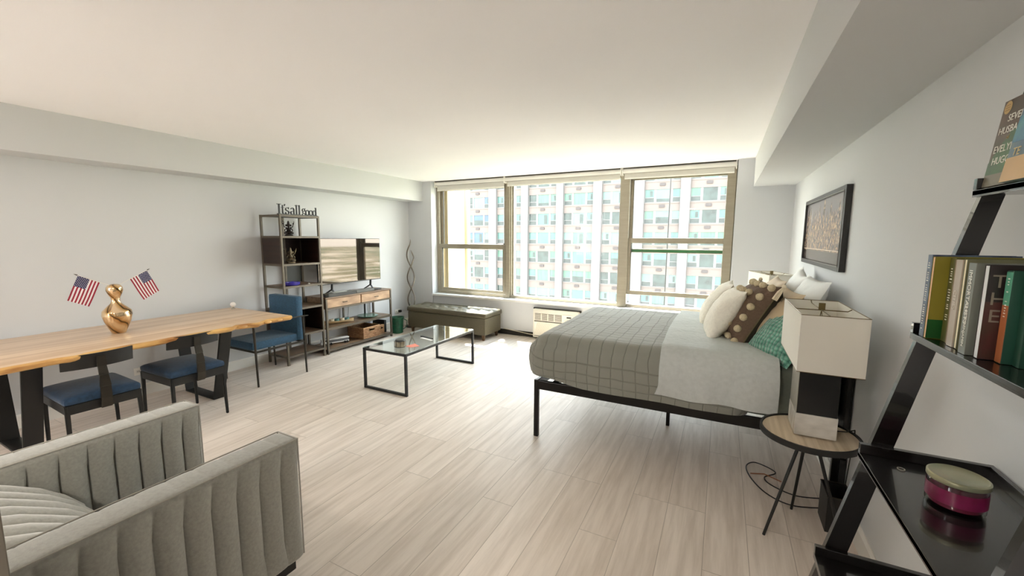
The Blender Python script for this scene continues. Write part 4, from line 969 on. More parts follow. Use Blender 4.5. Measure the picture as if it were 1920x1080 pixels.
# section across the bed: near hem, up the side, over the top, down the far side
prof = []
r_ = .13; ya, yb, zt, zb = 2.778, 4.452, .836, .525
for k in range(9): prof.append((ya, zb + (zt-r_-zb)*k/8, -1, 0))
for k in range(1, 8): a = pi/2*k/8; prof.append((ya+r_-r_*cos(a), zt-r_+r_*sin(a), -cos(a), sin(a)))
for k in range(41): prof.append((ya+r_+(yb-ya-2*r_)*k/40, zt, 0, 1))
for k in range(1, 8): a = pi/2*k/8; prof.append((yb-r_+r_*sin(a), zt-r_+r_*cos(a), sin(a), cos(a)))
for k in range(9): prof.append((yb, zt-r_ - (zt-r_-zb)*k/8, 1, 0))
rows = []
for i in range(nx_+1):
    row = []
    for (yy, zz, ny_, nz_) in prof:
        x = -.335 + .665*i/nx_ + .012*sin(yy*3) - (.03*(.6-zz)/.1 if zz < .6 and i == 0 else 0)
        row.append(b.verts.new(lf(Vector((x, yy, zz)), Vector((0, ny_, nz_)))))
    rows.append(row)
for A, B in zip(rows, rows[1:]):
    for k in range(len(prof)-1): b.faces.new((A[k], B[k], B[k+1], A[k+1]))
bmesh.ops.recalc_face_normals(b, faces=b.faces[:]); bmesh.ops.solidify(b, geom=b.faces[:], thickness=-.008)
obj('folded_linen', b, linen, t, smooth=80)

# ---- pillows
def pillow_bm(w, h, th, seed, nn=22, flat=.55, sq=.07):
    """w along y, h along local z, th along x; centred"""
    b = bmesh.new(); G = {}
    for side in (1, -1):
        for i in range(nn+1):
            for j in range(nn+1):
                u, v = -1+2*i/nn, -1+2*j/nn; edge = i in (0, nn) or j in (0, nn)
                if edge and side == -1: G[side, i, j] = G[1, i, j]; continue
                yy = w/2*u*(1 - sq*(1-v*v)); zz = h/2*v*(1 - sq*(1-u*u))
                e = ((1-u*u)*(1-v*v))**flat
                t_ = th/2*e + .012*mnoise.noise(Vector((u*2.3+seed, v*2.3, side)))*e**.4 + .006*mnoise.noise(Vector((u*7+seed, v*7, side)))*e**.5
                G[side, i, j] = b.verts.new((-side*t_, yy, zz))
    for side in (1, -1):
        for i in range(nn):
            for j in range(nn):
                q = [G[side, i, j], G[side, i+1, j], G[side, i+1, j+1], G[side, i, j+1]]
                b.faces.new(q if side == -1 else q[::-1])
    bmesh.ops.recalc_face_normals(b, faces=b.faces[:])
    return b
def pmat(c, lean, rz=0, roll=0): return Matrix.Translation(c) @ Matrix.Rotation(rz, 4, 'Z') @ Matrix.Rotation(lean, 4, 'Y') @ Matrix.Rotation(roll, 4, 'X')
def pillow(name, w, h, th, c, lean, rz, roll, m_, label, seed, tassel=None, group=None):
    b = pillow_bm(w, h, th, seed); o = single(name, b, m_, label, 'pillow', smooth=85, group=group); o.matrix_world = pmat(c, lean, rz, roll); return o
cream = mat('cream_boucle', (226, 221, 208), .9, var=.05, scale=50, bump=.4, bscale=110)
tan_m = mat('tan_cotton', (188, 168, 138), .85, var=.05, bump=.15, bscale=30)
whp = mat('white_cotton', (226, 228, 226), .85, var=.03, bump=.15, bscale=25)
pillow('cushion', .44, .44, .19, (.035, 3.43, 1.0), R(30), R(6), 0, cream, 'cream woven cushion at the front of the pile nearest the camera', 1)
pillow('cushion', .44, .44, .17, (-.02, 3.97, 1.0), R(32), R(0), 0, cream, 'cream woven cushion behind the front one, nearer the window', 2)
# pom-pom pillow
t = thing('pompom_pillow', 'brown cushion covered in cream pompoms with tassels on its corners', 'pillow', (0, 0, 0))
t['_org'] = (0, 0, 0)
brown = mat('brown_knit', (104, 84, 68), .9, var=.12, scale=60, bump=.5, bscale=120); dbr = mat('dark_brown_back', (48, 42, 30), .9, bump=.2, bscale=120)
pb = pillow_bm(.50, .50, .31, 5, nn=26)
for f in pb.faces:
    f.material_index = 0 if f.calc_center_median().x < 0 else 1
surf = {}
o = obj('cover', pb, [brown, dbr], t, local=True, smooth=85)
pom = mat('pompom_wool', (214, 198, 164), .95, bump=.8, bscale=220, var=.1, scale=60)
for i in range(6):
    for j in range(6):
        u = -1+.13+ (i+.0)*.348; v = -1+.13+j*.348
        if abs(u) > 1 or abs(v) > 1: continue
        e = ((1-u*u)*(1-v*v))**.55
        pz = Vector((-(.155*e)-.012, .25*u*(1-.07*(1-v*v)), .25*v*(1-.07*(1-u*u))))
        b = bmesh.new(); bmesh.ops.create_icosphere(b, subdivisions=2, radius=.026, matrix=Matrix.Translation(pz))
        for q in b.verts: q.co += (q.co-pz).normalized()*.0025*mnoise.noise(q.co*160)
        obj('pompom', b, pom, t, local=True)
for (u, v) in ((-1, 1), (1, 1), (-1, -1), (1, -1)):
    b = BM(); c0 = Vector((0, .25*u, .25*v)); dn = Vector((0, u*.25, v*.15)) if v < 0 else Vector((-.03, u*.1, -.45))
    dn.normalize(); 
    sphere(b, c0+Vector((0, u*.006, v*.006)), .014)
    for k in range(22):
        a = 2*pi*k/22*1.7; rr_ = .005+.011*(k % 3)/2
        e_ = c0 + dn*.10 + Vector((cos(a)*rr_, sin(a)*rr_, 0)); tube(b, [c0+Vector((0, u*.006, v*.006)), c0+dn*.04+Vector((cos(a), sin(a), 0))*rr_*.8, e_], [.004, .0045, .003], 5)
    obj('tassel', b, mat('tassel_cream', (228, 216, 190), .95), t, local=True)
b = BM(); ed = []
for q in range(40):
    s_ = q/40*4; k = int(s_); f_ = s_-k; u, v = [(-1+2*f_, -1), (1, -1+2*f_), (1-2*f_, 1), (-1, 1-2*f_)][k]
    ed.append((0, .25*u*(1-.07*(1-v*v)), .25*v*(1-.07*(1-u*u))))
tube(b, ed, .004, 6, close=True); obj('edge_stitching', b, mat('stitch_olive', (96, 88, 62), .9), t, local=True)
t.matrix_world = pmat((.205, 3.42, 1.015), R(28), R(11), 0)
pillow('tan_pillow', .62, .46, .15, (.335, 3.37, 1.01), R(31), R(4), 0, tan_m, 'tan pillow leaning right behind the pompom cushion', 6)
pillow('tan_pillow', .60, .46, .15, (.34, 4.02, 1.03), R(28), R(0), 0, mat('peach_cotton', (196, 180, 158), .85, var=.05, bump=.15, bscale=30), 'peach pillow at the window end of the pile, in front of the white pillows', 7)
pillow('white_pillow', .66, .48, .15, (.52, 3.52, 1.06), R(22), R(2), 0, whp, 'white pillow leaning on the headboard, at the lamp end', 8)
pillow('white_pillow', .66, .48, .15, (.52, 4.05, 1.07), R(20), R(-4), R(5), whp, 'white pillow leaning on the headboard, at the window end', 9)
# teal quilted cushion: honeycomb knit front, satin back
t = thing('teal_cushion', 'teal quilted cushion with shiny satin back beside the near lamp', 'cushion', (0, 0, 0)); t['_org'] = (0, 0, 0)
tq = bpy.data.materials.new('teal_smocking'); tq.use_nodes = True; nt = tq.node_tree; b_ = nt.nodes['Principled BSDF']; b_.inputs['Base Color'].default_value = srgb((92, 168, 146)); b_.inputs['Roughness'].default_value = .4; b_.inputs['Sheen Weight'].default_value = .4
tcn = nt.nodes.new('ShaderNodeTexCoord'); vo = nt.nodes.new('ShaderNodeTexVoronoi'); vo.inputs['Scale'].default_value = 38; vo.inputs['Randomness'].default_value = .25; nt.links.new(tcn.outputs['Object'], vo.inputs['Vector'])
bp = nt.nodes.new('ShaderNodeBump'); bp.inputs['Distance'].default_value = .02; bp.inputs['Strength'].default_value = 1; bp.invert = True; nt.links.new(vo.outputs['Distance'], bp.inputs['Height']); nt.links.new(bp.outputs[0], b_.inputs['Normal'])
rr = nt.nodes.new('ShaderNodeValToRGB'); rr.color_ramp.elements[0].color = srgb((130, 196, 172)); rr.color_ramp.elements[1].position = .75; rr.color_ramp.elements[1].color = srgb((36, 106, 88)); nt.links.new(vo.outputs['Distance'], rr.inputs[0]); nt.links.new(rr.outputs[0], b_.inputs['Base Color'])
satin = mat('teal_satin', (20, 140, 104), .22, sheen=.3, bump=.1, bscale=14)
pb = pillow_bm(.42, .42, .17, 11)
for f in pb.faces: f.material_index = 0 if f.calc_center_median().x < 0 else 1
obj('cover', pb, [tq, satin], t, local=True, smooth=85)
t.matrix_world = pmat((.385, 3.06, .955), R(40), R(30), 0)

# ================================================================== SIDE TABLES AND LAMPS
stw = wood('side_table_oak', (222, 206, 182), (186, 166, 138), .4, 'y', 5)
def side_table(cx, cy, label, rz):
    t = thing('side_table', label, 'side table', (cx, cy, 0), rz, group='round tripod bedside tables')
    b = BM(); lathe(b, [(0, .545), (.205, .545), (.205, .56), (0, .56)], 56); obj('tabletop', b, stw, t, local=True)
    b = BM(); lathe(b, [(.204, .538), (.218, .538), (.218, .566), (.207, .566), (.207, .556), (.204, .556), (.204, .538)], 56); obj('rim', b, black_m, t, local=True)
    b = BM(); lathe(b, [(0, .53), (.07, .53), (.07, .545), (0, .545)], 24); obj('bracket', b, black_m, t, local=True)
    for a in (213, 93, -33):
        b = BM(); tube(b, [(.035*cos(R(a)), .035*sin(R(a)), .535), (.205*cos(R(a)), .205*sin(R(a)), 0)], [.0085, .007], 12); obj('leg', b, black_m, t, local=True)
    return t
st1 = side_table(.452, 2.505, 'round wood-topped tripod side table beside the near end of the bed', R(0))
dup(st1, (.455, 4.86, 0), R(30), 'round tripod side table hidden at the window end of the bed', 'round tripod bedside tables')
shade_m = bpy.data.materials.new('lamp_shade_linen'); shade_m.use_nodes = True
nt = shade_m.node_tree; b_ = nt.nodes['Principled BSDF']; b_.inputs['Base Color'].default_value = srgb((238, 235, 226)); b_.inputs['Roughness'].default_value = .8
tl = nt.nodes.new('ShaderNodeBsdfTranslucent'); tl.inputs[0].default_value = srgb((242, 238, 228)); mx = nt.nodes.new('ShaderNodeMixShader'); mx.inputs[0].default_value = .25
nt.links.new(b_.outputs[0], mx.inputs[1]); nt.links.new(tl.outputs[0], mx.inputs[2]); nt.links.new(mx.outputs[0], nt.nodes['Material Output'].inputs[0])
marble = mat('marble', (224, 220, 212), .25, col2=(176, 172, 164), scale=7, stretch=(1, 3, 2), detail=8)
silver = mat('antique_silver_leaf', (176, 172, 160), .35, metal=.7, var=.15, scale=24, stretch=(1, 1, .3))
blk_gloss = mat('smoked_mirror', (14, 14, 12), .25, metal=.2)
brass = mat('dull_brass', (120, 104, 70), .35, metal=.8)
def lamp(cx, cy, rz, label, bx=(-.082, .085), by=(-.1, .1), sw=.25, sd_=.58, z0=.5665, sz0=.945, sz1=1.208, boff=0):
    """shade long side along local y"""
    t = thing('table_lamp', label, 'lamp', (cx, cy, z0), rz, group='bedside lamps with rectangular shades')
    b = BM(); box(b, bx[0]-.004, bx[1]+.004, by[0]-.004, by[1]+.004, 0, .112, .002); obj('marble_foot', b, marble, t, local=True, smooth=False)
    b = BM(); box(b, bx[0]+.0005, bx[1], by[0], by[1], .112, .345, .001); obj('body', b, blk_gloss, t, local=True, smooth=False)
    b = BM(); box(b, bx[0]-.002, bx[0]+.0003, by[0]-.001, by[1]+.001, .113, .345); obj('side_panel', b, silver, t, local=True, smooth=False)
    b = BM(); box(b, bx[0], bx[1], by[0], by[1], .345, .352, .001); obj('cap', b, silver, t, local=True, smooth=False)
    b = BM(); tube(b, [(0, 0, .352), (0, 0, .43)], .009, 10); tube(b, [(0, 0, .39), (0, 0, .45)], .016, 12); obj('socket', b, brass, t, local=True)
    za, zb = sz0-z0, sz1-z0; w, d = sw/2, sd_/2; th = .0025
    b = BM()
    box(b, -w, w, -d, -d+th, za, zb); box(b, -w, w, d-th, d, za, zb); box(b, -w, -w+th, -d+th, d-th, za, zb); box(b, w-th, w, -d+th, d-th, za, zb)
    s = obj('shade', b, shade_m, t, local=True, smooth=False)
    b = BM()
    for z in (zb+.001, za-.001): tube(b, [(-w+.001, -d+.001, z), (w-.001, -d+.001, z), (w-.001, d-.001, z), (-w+.001, d-.001, z)], .0022, 6, close=True)
    obj('wire_edge', b, brass, s, local=True)
    b = BM(); zs = zb-.012
    tube(b, [(0, -d+.004, zb-.002), (0, -d+.03, zs), (0, 0, zs), (0, d-.03, zs), (0, d-.004, zb-.002)], .0025, 6); tube(b, [(-w+.004, 0, zb-.002), (-w+.02, 0, zs), (w-.02, 0, zs), (w-.004, 0, zb-.002)], .0025, 6)
    obj('spider', b, brass, t, local=True)
    b = BM(); tube(b, [(0, 0, .42)] + [(0, .045*sin(pi*k/12)*1.0, .42+(zs-.42)*k/12) for k in range(13)], .002, 6); tube(b, [(0, -.045*sin(pi*k/12), .42+(zs-.42)*k/12) for k in range(13)], .002, 6); obj('harp', b, brass, t, local=True)
    b = BM(); box(b, -.014, .014, -.003, .003, zs+.002, zs+.036, .001); obj('finial', b, brass, t, local=True, smooth=False)
    return t
lamp(.462, 2.535, 0, 'table lamp with white rectangular shade and black body on a marble foot, nearest the camera')
lamp(.452, 4.88, R(15), 'table lamp with white rectangular shade in the far corner behind the pillows', sw=.24, sd_=.56)

cord_m = mat('black_cord', (22, 20, 20), .5)
b = BM(); tube(b, [(.56, 2.55, .571), (.62, 2.56, .575), (.66, 2.60, .575), (.682, 2.68, .52), (.692, 2.765, .3), (.686, 2.79, .03), (.62, 2.785, .007)], .003, 6)
single('lamp_cord', b, cord_m, 'black cord dropping from the near lamp behind the side table', 'cable')
b = BM(); pts = []
for p in ((.62, 2.80, .006), (.45, 2.74, .006), (.33, 2.80, .006), (.25, 2.95, .006), (.23, 3.10, .006), (.29, 3.18, .006), (.40, 3.10, .006), (.33, 3.0, .006), (.36, 2.92, .006), (.48, 2.86, .006), (.62, 2.90, .006)): pts.append(Vector(p))
sm = []
for i in range(len(pts)-1):
    p0, p1, p2, p3 = pts[max(i-1, 0)], pts[i], pts[i+1], pts[min(i+2, len(pts)-1)]
    for k in range(8):
        q = k/8; sm.append(.5*((2*p1)+(p2-p0)*q+(2*p0-5*p1+4*p2-p3)*q*q+(3*p1-p0-3*p2+p3)*q**3))
tube(b, sm, .0038, 6); single('extension_cord', b, cord_m, 'black looping cord on the floor under the near end of the bed', 'cable')
b = BM(); tube(b, [(.25, 3.0, .0115), (.33, 3.03, .013), (.42, 2.98, .012)], .004, 6); single('brown_cord', b, mat('brown_cord', (140, 92, 62), .6), 'short brown cord lying over the black loop on the floor', 'cable')

# dark bin between the side table and the shelf
b = BM(); b2 = bmesh.new()
prism(b, [(.49, 2.56), (.685, 2.56), (.685, 2.74), (.49, 2.74)], 'z', .0, .012)
for (xa, xb, ya, yb) in ((.495, .505, 2.56, 2.74), (.675, .685, 2.56, 2.74)): pass
b.free(); b2.free()
t = thing('storage_bin', 'black open bin on the floor between the side table and the leaning shelf', 'bin', (.63, 2.65, 0))
b = BM(); x0, x1, y0, y1, hh = .572, .683, 2.57, 2.745, .20
box(b, x0, x1, y0, y1, 0, .01); box(b, x0, x0+.006, y0, y1, .01, hh); box(b, x1-.006, x1, y0, y1, .01, hh); box(b, x0+.006, x1-.006, y0, y0+.006, .01, hh); box(b, x0+.006, x1-.006, y1-.006, y1, .01, hh); obj('body', b, black_m, t, smooth=False)
b = BM(); tube(b, [(x0, y0, hh), (x1, y0, hh), (x1, y1, hh), (x0, y1, hh)], .004, 6, close=True); obj('rim', b, gun_m, t)

# ================================================================== FRAMED PICTURE
def pic_mat():
    m = bpy.data.materials.new('night_city_print'); m.use_nodes = True; nt = m.node_tree; b_ = nt.nodes['Principled BSDF']; L = nt.links.new
    b_.inputs['Roughness'].default_value = .12; b_.inputs['Specular IOR Level'].default_value = .7
    tcn = nt.nodes.new('ShaderNodeTexCoord'); mp = nt.nodes.new('ShaderNodeMapping'); mp.inputs['Scale'].default_value = (1, 9, 4); L(tcn.outputs['Object'], mp.inputs[0])
    nz = nt.nodes.new('ShaderNodeTexNoise'); nz.inputs['Scale'].default_value = 5; nz.inputs['Detail'].default_value = 9; nz.inputs['Roughness'].default_value = .75; L(mp.outputs[0], nz.inputs['Vector'])
    r = nt.nodes.new('ShaderNodeValToRGB'); e = r.color_ramp.elements; e[0].position = .46; e[0].color = srgb((84, 76, 74)); e[1].position = .60; e[1].color = srgb((250, 222, 186)); x = e.new(.51); x.color = srgb((150, 128, 118)); L(nz.outputs['Fac'], r.inputs[0])
    sp = nt.nodes.new('ShaderNodeSeparateXYZ'); L(tcn.outputs['Object'], sp.inputs[0])
    n2 = nt.nodes.new('ShaderNodeTexNoise'); n2.inputs['Scale'].default_value = 9; n2.inputs['Detail'].default_value = 0; mp2 = nt.nodes.new('ShaderNodeMapping'); mp2.inputs['Scale'].default_value = (0, 1.4, 0); L(tcn.outputs['Object'], mp2.inputs[0]); L(mp2.outputs[0], n2.inputs['Vector'])
    ad = nt.nodes.new('ShaderNodeMath'); ad.operation = 'MULTIPLY_ADD'; ad.inputs[1].default_value = -.55; L(n2.outputs['Fac'], ad.inputs[0]); L(sp.outputs['Z'], ad.inputs[2])
    mr = nt.nodes.new('ShaderNodeMapRange'); mr.inputs['From Min'].default_value = -.20; mr.inputs['From Max'].default_value = -.13; L(ad.outputs[0], mr.inputs['Value'])
    mx = nt.nodes.new('ShaderNodeMix'); mx.data_type = 'RGBA'; L(mr.outputs[0], mx.inputs[0]); L(r.outputs[0], mx.inputs[6]); mx.inputs[7].default_value = srgb((150, 146, 150))
    wm = nt.nodes.new('ShaderNodeMapRange'); wm.inputs['From Min'].default_value = -.165; wm.inputs['From Max'].default_value = -.16; L(sp.outputs['Z'], wm.inputs['Value'])
    m2 = nt.nodes.new('ShaderNodeMix'); m2.data_type = 'RGBA'; L(wm.outputs[0], m2.inputs[0]); m2.inputs[6].default_value = srgb((88, 80, 76)); L(mx.outputs[2], m2.inputs[7]); L(m2.outputs[2], b_.inputs['Base Color'])
    return m
t = thing('framed_picture', 'framed night city skyline print on the right wall above the bed', 'picture', (.69, 4.02, 1.62))
y0, y1, z0, z1 = 3.305, 4.74, 1.340, 1.895; w = .035
b = BM(); box(b, .668, .7035, y0, y0+w, z0, z1, .003); box(b, .668, .7035, y1-w, y1, z0, z1, .003); box(b, .668, .7035, y0+w, y1-w, z0, z0+w, .003); box(b, .668, .7035, y0+w, y1-w, z1-w, z1, .003); obj('frame', b, mat('frame_black_satin', (36, 34, 32), .3), t, smooth=False)
b = BM(); tube(b, [(.6665, y0+w-.003, z0+w-.003), (.6665, y1-w+.003, z0+w-.003), (.6665, y1-w+.003, z1-w+.003), (.6665, y0+w-.003, z1-w+.003)], .003, 6, close=True); obj('inner_lip', b, mat('lip_silver', (150, 148, 142), .3, metal=.6), t)
b = BM(); box(b, .682, .70, y0+w-.004, y1-w+.004, z0+w-.004, z1-w+.004); obj('print', b, pic_mat(), t, smooth=False)
b = BM(); box(b, .6805, .6815, y0+.10, y0+.104, z0+w, z0+.18); box(b, .6805, .6815, y0+w, y1-w, z0+.128, z0+.131); obj('bridge_line', b, mat('print_light', (226, 210, 186), .4), t, smooth=False)

# ================================================================== LEANING LADDER SHELF
esp = mat('espresso_wood', (13, 10, 9), .24, var=.25, scale=6, stretch=(.5, 6, 6), bump=.02, bscale=60, coat=.6)
t = thing('ladder_shelf', 'espresso leaning ladder shelf against the right wall in the foreground', 'shelf', (.45, 1.25, 0))
YS0, YS1 = .93, 1.575
def xf(z): return .224 + .2265*z
for y in (YS0, YS1-.022):
    b = BM(); z1 = 1.93
    prism(b, [(xf(0), 0), (xf(0)+.062, 0), (xf(z1)+.062-.045, z1), (xf(z1), z1)] if False else [(xf(0), 0), (xf(0)+.064, 0), (min(xf(z1)+.064, .702), z1-.0), (xf(z1), z1)], 'y', y, y+.022); obj('side_rail', b, esp, t, smooth=False)
shelves = [(.535, .055), (.905, .055), (1.287, .055), (1.680, .055)]
for z, lip in shelves:
    xa = xf(z)-.022; xb = .698
    b = BM(); box(b, xa, xb, YS0+.0225, YS1-.0225, z-.014, z, .001); s = obj('tray_shelf', b, esp, t, smooth=False)
    b = BM(); box(b, xa-.0, xa+.012, YS0+.0225, YS1-.0225, z-.018, z-.001, .001)
    box(b, xb-.012, xb, YS0+.0225, YS1-.0225, z, z+lip*.55, .001)
    obj('shelf_lip', b, esp, s, smooth=False)
    for y in (YS0+.0227, YS1-.0387):
        b = BM(); box(b, xa, xb, y, y+.016, z+.0005, z+.03, .001); obj('tray_side', b, esp, s, smooth=False)

# ---- books standing on the third shelf
ZB = 1.2875
page = mat('book_pages', (236, 226, 196), .8, var=.06, scale=300, stretch=(1, 12, .1)); 
wtxt = mat('print_white', (232, 230, 222), .6); btxt = mat('print_black', (20, 24, 20), .6); gold_t = mat('print_tan', (176, 150, 110), .6)
def book(x, y, th, h, d, cov, label, fore=False, second=None, split=0, spine_txt=None, tcol=None, tsize=.014, txt2=None, cover_txt=None, rz=0, pagec=None, ticks=None):
    """near cover faces -y; spine (or page edge when fore) faces -x; (x,y) = front lower corner on the near side"""
    t = thing('book', label, 'book', (x, y, ZB+.0005), rz, group=None)
    c = cov if isinstance(cov, list) else [cov]
    b = BM(); 
    if fore:
        box(b, 0, d, 0, .002, 0, h, .0005); box(b, 0, d, th-.002, th, 0, h, .0005); box(b, d-.002, d, .002, th-.002, 0, h)
    else:
        box(b, 0, d, 0, .002, 0, h, .0005); box(b, 0, d, th-.002, th, 0, h, .0005); box(b, 0, .002, .002, th-.002, 0, h)
    obj('cover', b, c[0], t, local=True, smooth=False)
    b = BM(); box(b, .003, d-.003, .0021, th-.0021, .002, h-.002) if not fore else box(b, .001, d-.003, .0021, th-.0021, .001, h-.002); obj('pages', b, pagec or page, t, local=True, smooth=False)
    if second is not None:
        b = BM(); z0_, z1_ = (0, split*h) if split > 0 else (h*(1+split), h)
        box(b, -.0004, d-.001, -.0005, -.0001, z0_+.001, z1_-.001)
        if not fore: box(b, -.0005, -.0001, .0, th, z0_+.001, z1_-.001)
        obj('colour_block', b, second, t, local=True, smooth=False)
    if ticks:
        z_, z2, w_, col = ticks; rn = random.Random(int(x*1e4)+int(y*1e4)); b = BM()
        while z_ < z2:
            hh_ = rn.uniform(.0015, .003); ww_ = w_*rn.uniform(.5, 1)
            if rn.random() < .85: box(b, -.0012, -.0002, th/2-ww_/2, th/2+ww_/2, z_, z_+hh_)
            z_ += hh_+rn.uniform(.0025, .006)
        obj('spine_title', b, col, t, local=True, smooth=False)
    if spine_txt:
        for (txt, size, z, col) in spine_txt:
            m_ = text_mesh(txt, size, .0003, 'LEFT'); ys = [v.co.y for v in m_.verts]; cy = (min(ys)+max(ys))/2
            bmesh.ops.translate(m_, verts=m_.verts[:], vec=(0, -cy, 0))
            place(m_, (-.0009, th/2, z), (0, 0, -1), (0, -1, 0))
            obj('spine_title', m_, col, t, local=True, smooth=False)
    if cover_txt:
        for (txt, size, x_, z_, col, vert) in cover_txt:
            m_ = text_mesh(txt, size, .0003, 'LEFT')
            place(m_, (x_, -.0009, z_), (1, 0, 0) if not vert else (0, 0, -1), (0, 0, 1) if not vert else (1, 0, 0)); obj('cover_title', m_, col, t, local=True, smooth=False)
    return t
def cm(n, c, **k): return mat('cover_'+n, c, k.pop('rough', .35), **k)
D = .148
book(.499, 1.4875, .026, .222, .165, cm('blue', (96, 116, 140), col2=(40, 46, 74), scale=30), 'blue-grey book with a speckled white spine, leftmost in the row against the shelf end', ticks=(.02, .20, .010, wtxt))
book(.4985, 1.470, .013, .218, .17, cm('olive', (132, 122, 44), var=.1), 'olive paperback turned page-edge out, with a dark green foot to its cover', fore=True, second=cm('forest', (24, 76, 30), var=.15, scale=20), split=.24, pagec=mat('page_peach', (236, 192, 160), .8, var=.05))
book(.524, 1.428, .030, .216, .14, cm('olive_dark', (84, 84, 34), var=.25, scale=14), 'olive book with a strip of tiny pale letters down its spine', ticks=(.05, .19, .011, wtxt))
book(.521, 1.408, .016, .213, .14, cm('brown', (134, 110, 80), var=.2, scale=12), 'thin brown book between the olive books and the pale grey one')
book(.515, 1.372, .030, .214, .14, cm('greige', (182, 174, 164), col2=(160, 142, 120), scale=6), 'pale grey book with a faded title, left of the cream page edges', spine_txt=[('CITIES', .018, .14, mat('print_faint', (216, 208, 196), .6))])
book(.515, 1.352, .016, .217, .145, cm('sage', (112, 112, 84), col2=(92, 92, 66), scale=10), 'paperback showing cream page edges, with a grey-green cover', fore=True, rz=R(-4))
book(.508, 1.293, .031, .210, .14, cm('slate', (116, 118, 110), col2=(96, 100, 92), scale=5), 'grey book with white capitals running down its spine', rz=R(0), spine_txt=[('IMMORTALISTS', .0185, .195, wtxt), ('CHLOE BENJAMIN', .0125, .118, wtxt)])
book(.524, 1.282, .010, .208, .14, cm('navy', (14, 20, 40)), 'thin navy book between the grey and the white-spined ones')
book(.517, 1.262, .019, .208, .14, cm('night', (20, 26, 24), col2=(44, 26, 26), scale=5), 'paperback with a white page edge and dark maroon cover of tall letters', fore=True, second=cm('maroon', (74, 34, 36), col2=(60, 46, 34), scale=22), split=.62, pagec=mat('page_white', (222, 226, 228), .7, var=.04),
     cover_txt=[('T', .040, .006, .160, mat('print_dim', (120, 112, 98), .6), False), ('H', .040, .005, .122, mat('print_dim', (120, 112, 98), .6), False), ('E', .040, .006, .084, mat('print_dim', (120, 112, 98), .6), False)])
book(.541, 1.232, .022, .198, .13, cm('green_deep', (34, 72, 58), var=.2), 'book with an orange and teal spine, right of the maroon cover', ticks=(.10, .185, .007, wtxt), cover_txt=[('H', .028, .018, .012, wtxt, False)])
b = BM(); box(b, .5402, .5408, 1.2325, 1.2535, ZB+.002, ZB+.125); single('spine_band', b, cm('orange', (168, 98, 58), var=.1), 'x', 'x'); 
bo = bpy.data.objects['spine_band']; par = [o for o in bpy.data.objects if o.name.startswith('book') and o.get('label', '').startswith('book with an orange')][0]
bo.parent = par; bo.location = (-par.location.x, -par.location.y, -par.location.z); del bo['label']; del bo['category']
b = BM(); box(b, .5402, .5408, 1.2325, 1.2535, ZB+.125, ZB+.196); o2 = single('spine_band', b, cm('teal', (86, 158, 130), var=.1), 'x', 'x'); o2.parent = par; o2.location = bo.location; del o2['label']; del o2['category']
book(.556, 1.205, .022, .205, .118, cm('dark_green2', (26, 62, 48)), 'dark green book at the right edge of the view in the row')

# ---- books displayed face out on the top shelf
def face_book(x, y1, w, h, th, lean, cov, label, zb, txts=(), extras=None):
    t = thing('book', label, 'book', (x, y1, zb), 0)
    b = BM(); box(b, 0, th, -w, 0, 0, h, .001); obj('cover', b, cov, t, local=True, smooth=False)
    b = BM(); box(b, .001, th-.001, -w+.001, .0008, .003, h-.003); obj('pages', b, page, t, local=True, smooth=False)
    for txt, size, yy, zz, col in txts:
        m_ = text_mesh(txt, size, .0004, 'LEFT'); place(m_, (-.0008, yy, zz), (0, -1, 0), (0, 0, 1)); obj('cover_title', m_, col, t, local=True, smooth=False)
    if extras: extras(t)
    t.rotation_euler = (0, R(lean), 0); return t
def ex1(t):
    b = bmesh.new(); n = 28; b.faces.new([b.verts.new((-.0007, -.022+.0155*cos(2*pi*k/n), .193+.0155*sin(2*pi*k/n))) for k in range(n)]); obj('round_seal', b, mat('seal_gold', (190, 158, 104), .5), t, local=True, smooth=False)
    b = BM()
    for k in range(3): box(b, -.0012, -.0008, -.030, -.012, .186+.006*k, .1875+.006*k)
    obj('seal_lines', b, mat('seal_lines', (140, 108, 64), .5), t, local=True, smooth=False)
    b = BM(); prism(b, [(-.0, .03), (-.14, .03), (-.14, .10), (-.07, .135), (-.0, .06)], 'x', -.0006, -.0002); obj('green_dress', b, cm('emerald', (58, 104, 56), col2=(36, 70, 40), scale=24), t, local=True, smooth=False)
    b = BM(); box(b, -.0006, -.0002, -.14, 0, .0, .03); obj('lower_panel', b, cm('taupe', (112, 104, 88), var=.1), t, local=True, smooth=False)
face_book(.592, 1.535, .14, .212, .024, 6, cm('rust', (92, 60, 46), col2=(58, 50, 34), scale=14), 'green and rust novel with bold white title facing out on the top shelf', 1.6845,
          [('SEVEN', .0245, -.036, .156, wtxt), ('HUSBANDS', .0245, -.010, .128, wtxt), ('of', .014, -.052, .112, gold_t), ('EVELYN', .0255, -.010, .083, wtxt), ('HUGO', .0255, -.016, .054, wtxt)], ex1)
def ex2(t):
    b = BM(); box(b, -.0006, -.0002, -.139, -.001, .09, .15); obj('sea_band', b, cm('sea', (96, 160, 156), col2=(52, 92, 150), scale=18), t, local=True, smooth=False)
    b = BM(); box(b, -.0006, -.0002, -.139, -.001, .0, .055); obj('sand_band', b, cm('sand', (196, 160, 112), var=.1), t, local=True, smooth=False)
face_book(.572, 1.412, .14, .205, .02, 8, cm('sky', (116, 138, 128), col2=(70, 100, 130), scale=10), 'blue and sand paperback overlapping the white-titled novel on the top shelf', 1.6845, [('TE', .026, -.018, .058, mat('print_cream', (214, 196, 150), .6))], ex2)

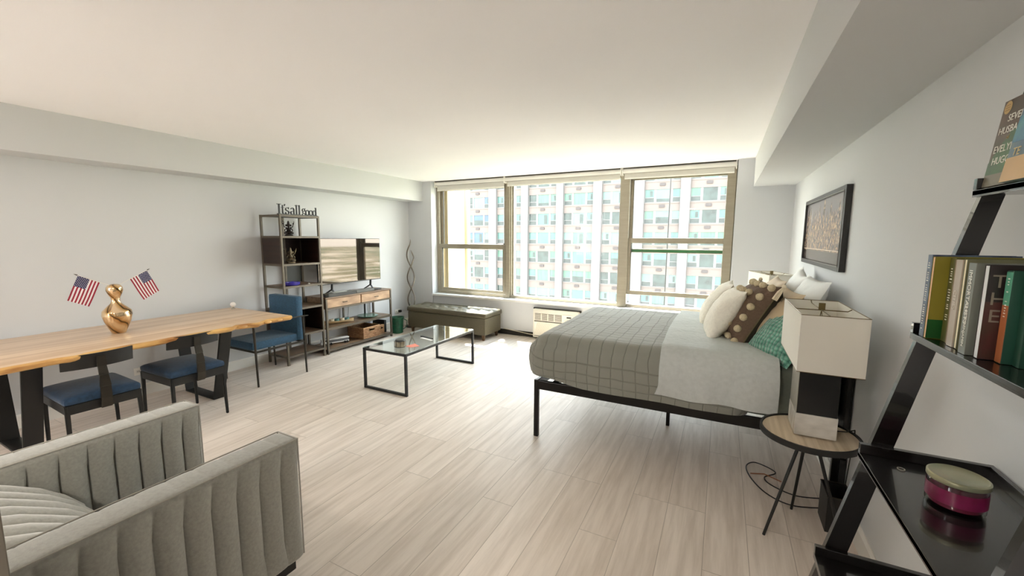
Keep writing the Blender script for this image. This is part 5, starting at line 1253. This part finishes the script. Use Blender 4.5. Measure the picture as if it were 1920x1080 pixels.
# ---- candle and ring on the second shelf
t = thing('candle_jar', 'round three-wick glass candle with magenta label and lid on the lower shelf', 'candle', (.565, 1.33, .9055))
cx, cy, cz = .540, 1.325, .9055
b = BM(); lathe(b, [(0, 0), (.050, 0), (.053, .006), (.053, .062), (.050, .066), (.048, .062), (.048, .008), (0, .006)], 48, c=(cx, cy, cz)); obj('glass_jar', b, glassmat('candle_glass', (.86, .86, .84), .1), t)
b = BM(); lathe(b, [(0, .008), (.047, .008), (.047, .05), (0, .05)], 40, c=(cx, cy, cz)); obj('wax', b, mat('wax_plum', (120, 30, 66), .5), t)
b = BM(); lathe(b, [(.0535, .020), (.0542, .020), (.0542, .054), (.0535, .054)], 48, c=(cx, cy, cz)); obj('label_band', b, mat('label_magenta', (132, 34, 84), .3, col2=(84, 16, 40), scale=12), t)
b = BM(); lathe(b, [(0, .0665), (.054, .0665), (.0555, .069), (.0555, .078), (.052, .080), (.048, .077), (.02, .078), (0, .078)], 56, c=(cx, cy, cz)); obj('lid', b, mat('lid_brushed', (176, 168, 136), .3, metal=.55, col2=(160, 166, 140), scale=14), t)
b = BM(); tube(b, [(.485+.008*cos(2*pi*k/20), 1.475+.008*sin(2*pi*k/20), .9075) for k in range(20)], .0013, 6, close=True); single('metal_ring', b, silver, 'tiny metal ring lying left of the candle on the lower shelf', 'ring', org=(.485, 1.475, .906))

# ================================================================== ADDED FILL LAMPS ON THE CEILING BEHIND THE CAMERA
for i, (x, y, e) in enumerate(FILL_LAMPS):
    t = thing('added_fill_lamp', ['added round fill lamp behind the camera, nearer the right wall', 'added round fill lamp behind the camera, nearer the left wall'][i], 'lamp', (x, y, 2.5), group='added fill lamps')
    b = BM(); lathe(b, [(0, 2.499), (.19, 2.499), (.19, 2.44), (.18, 2.43), (.175, 2.44), (0, 2.45)], 40, c=(x, y, 0)); obj('body', b, trim_m, t)
    b = BM(); lathe(b, [(0, 2.412), (.12, 2.416), (.172, 2.438), (0, 2.439)], 40, c=(x, y, 0)); obj('diffuser', b, mat('fill_lamp_diffuser', (255, 240, 220), .5, emit=6), t)
    g = fill_lamp_light(x, y, e); g.parent = t; g.location = (0, 0, -.095)

for o in bpy.data.objects:
    if '_org' in o: del o['_org']
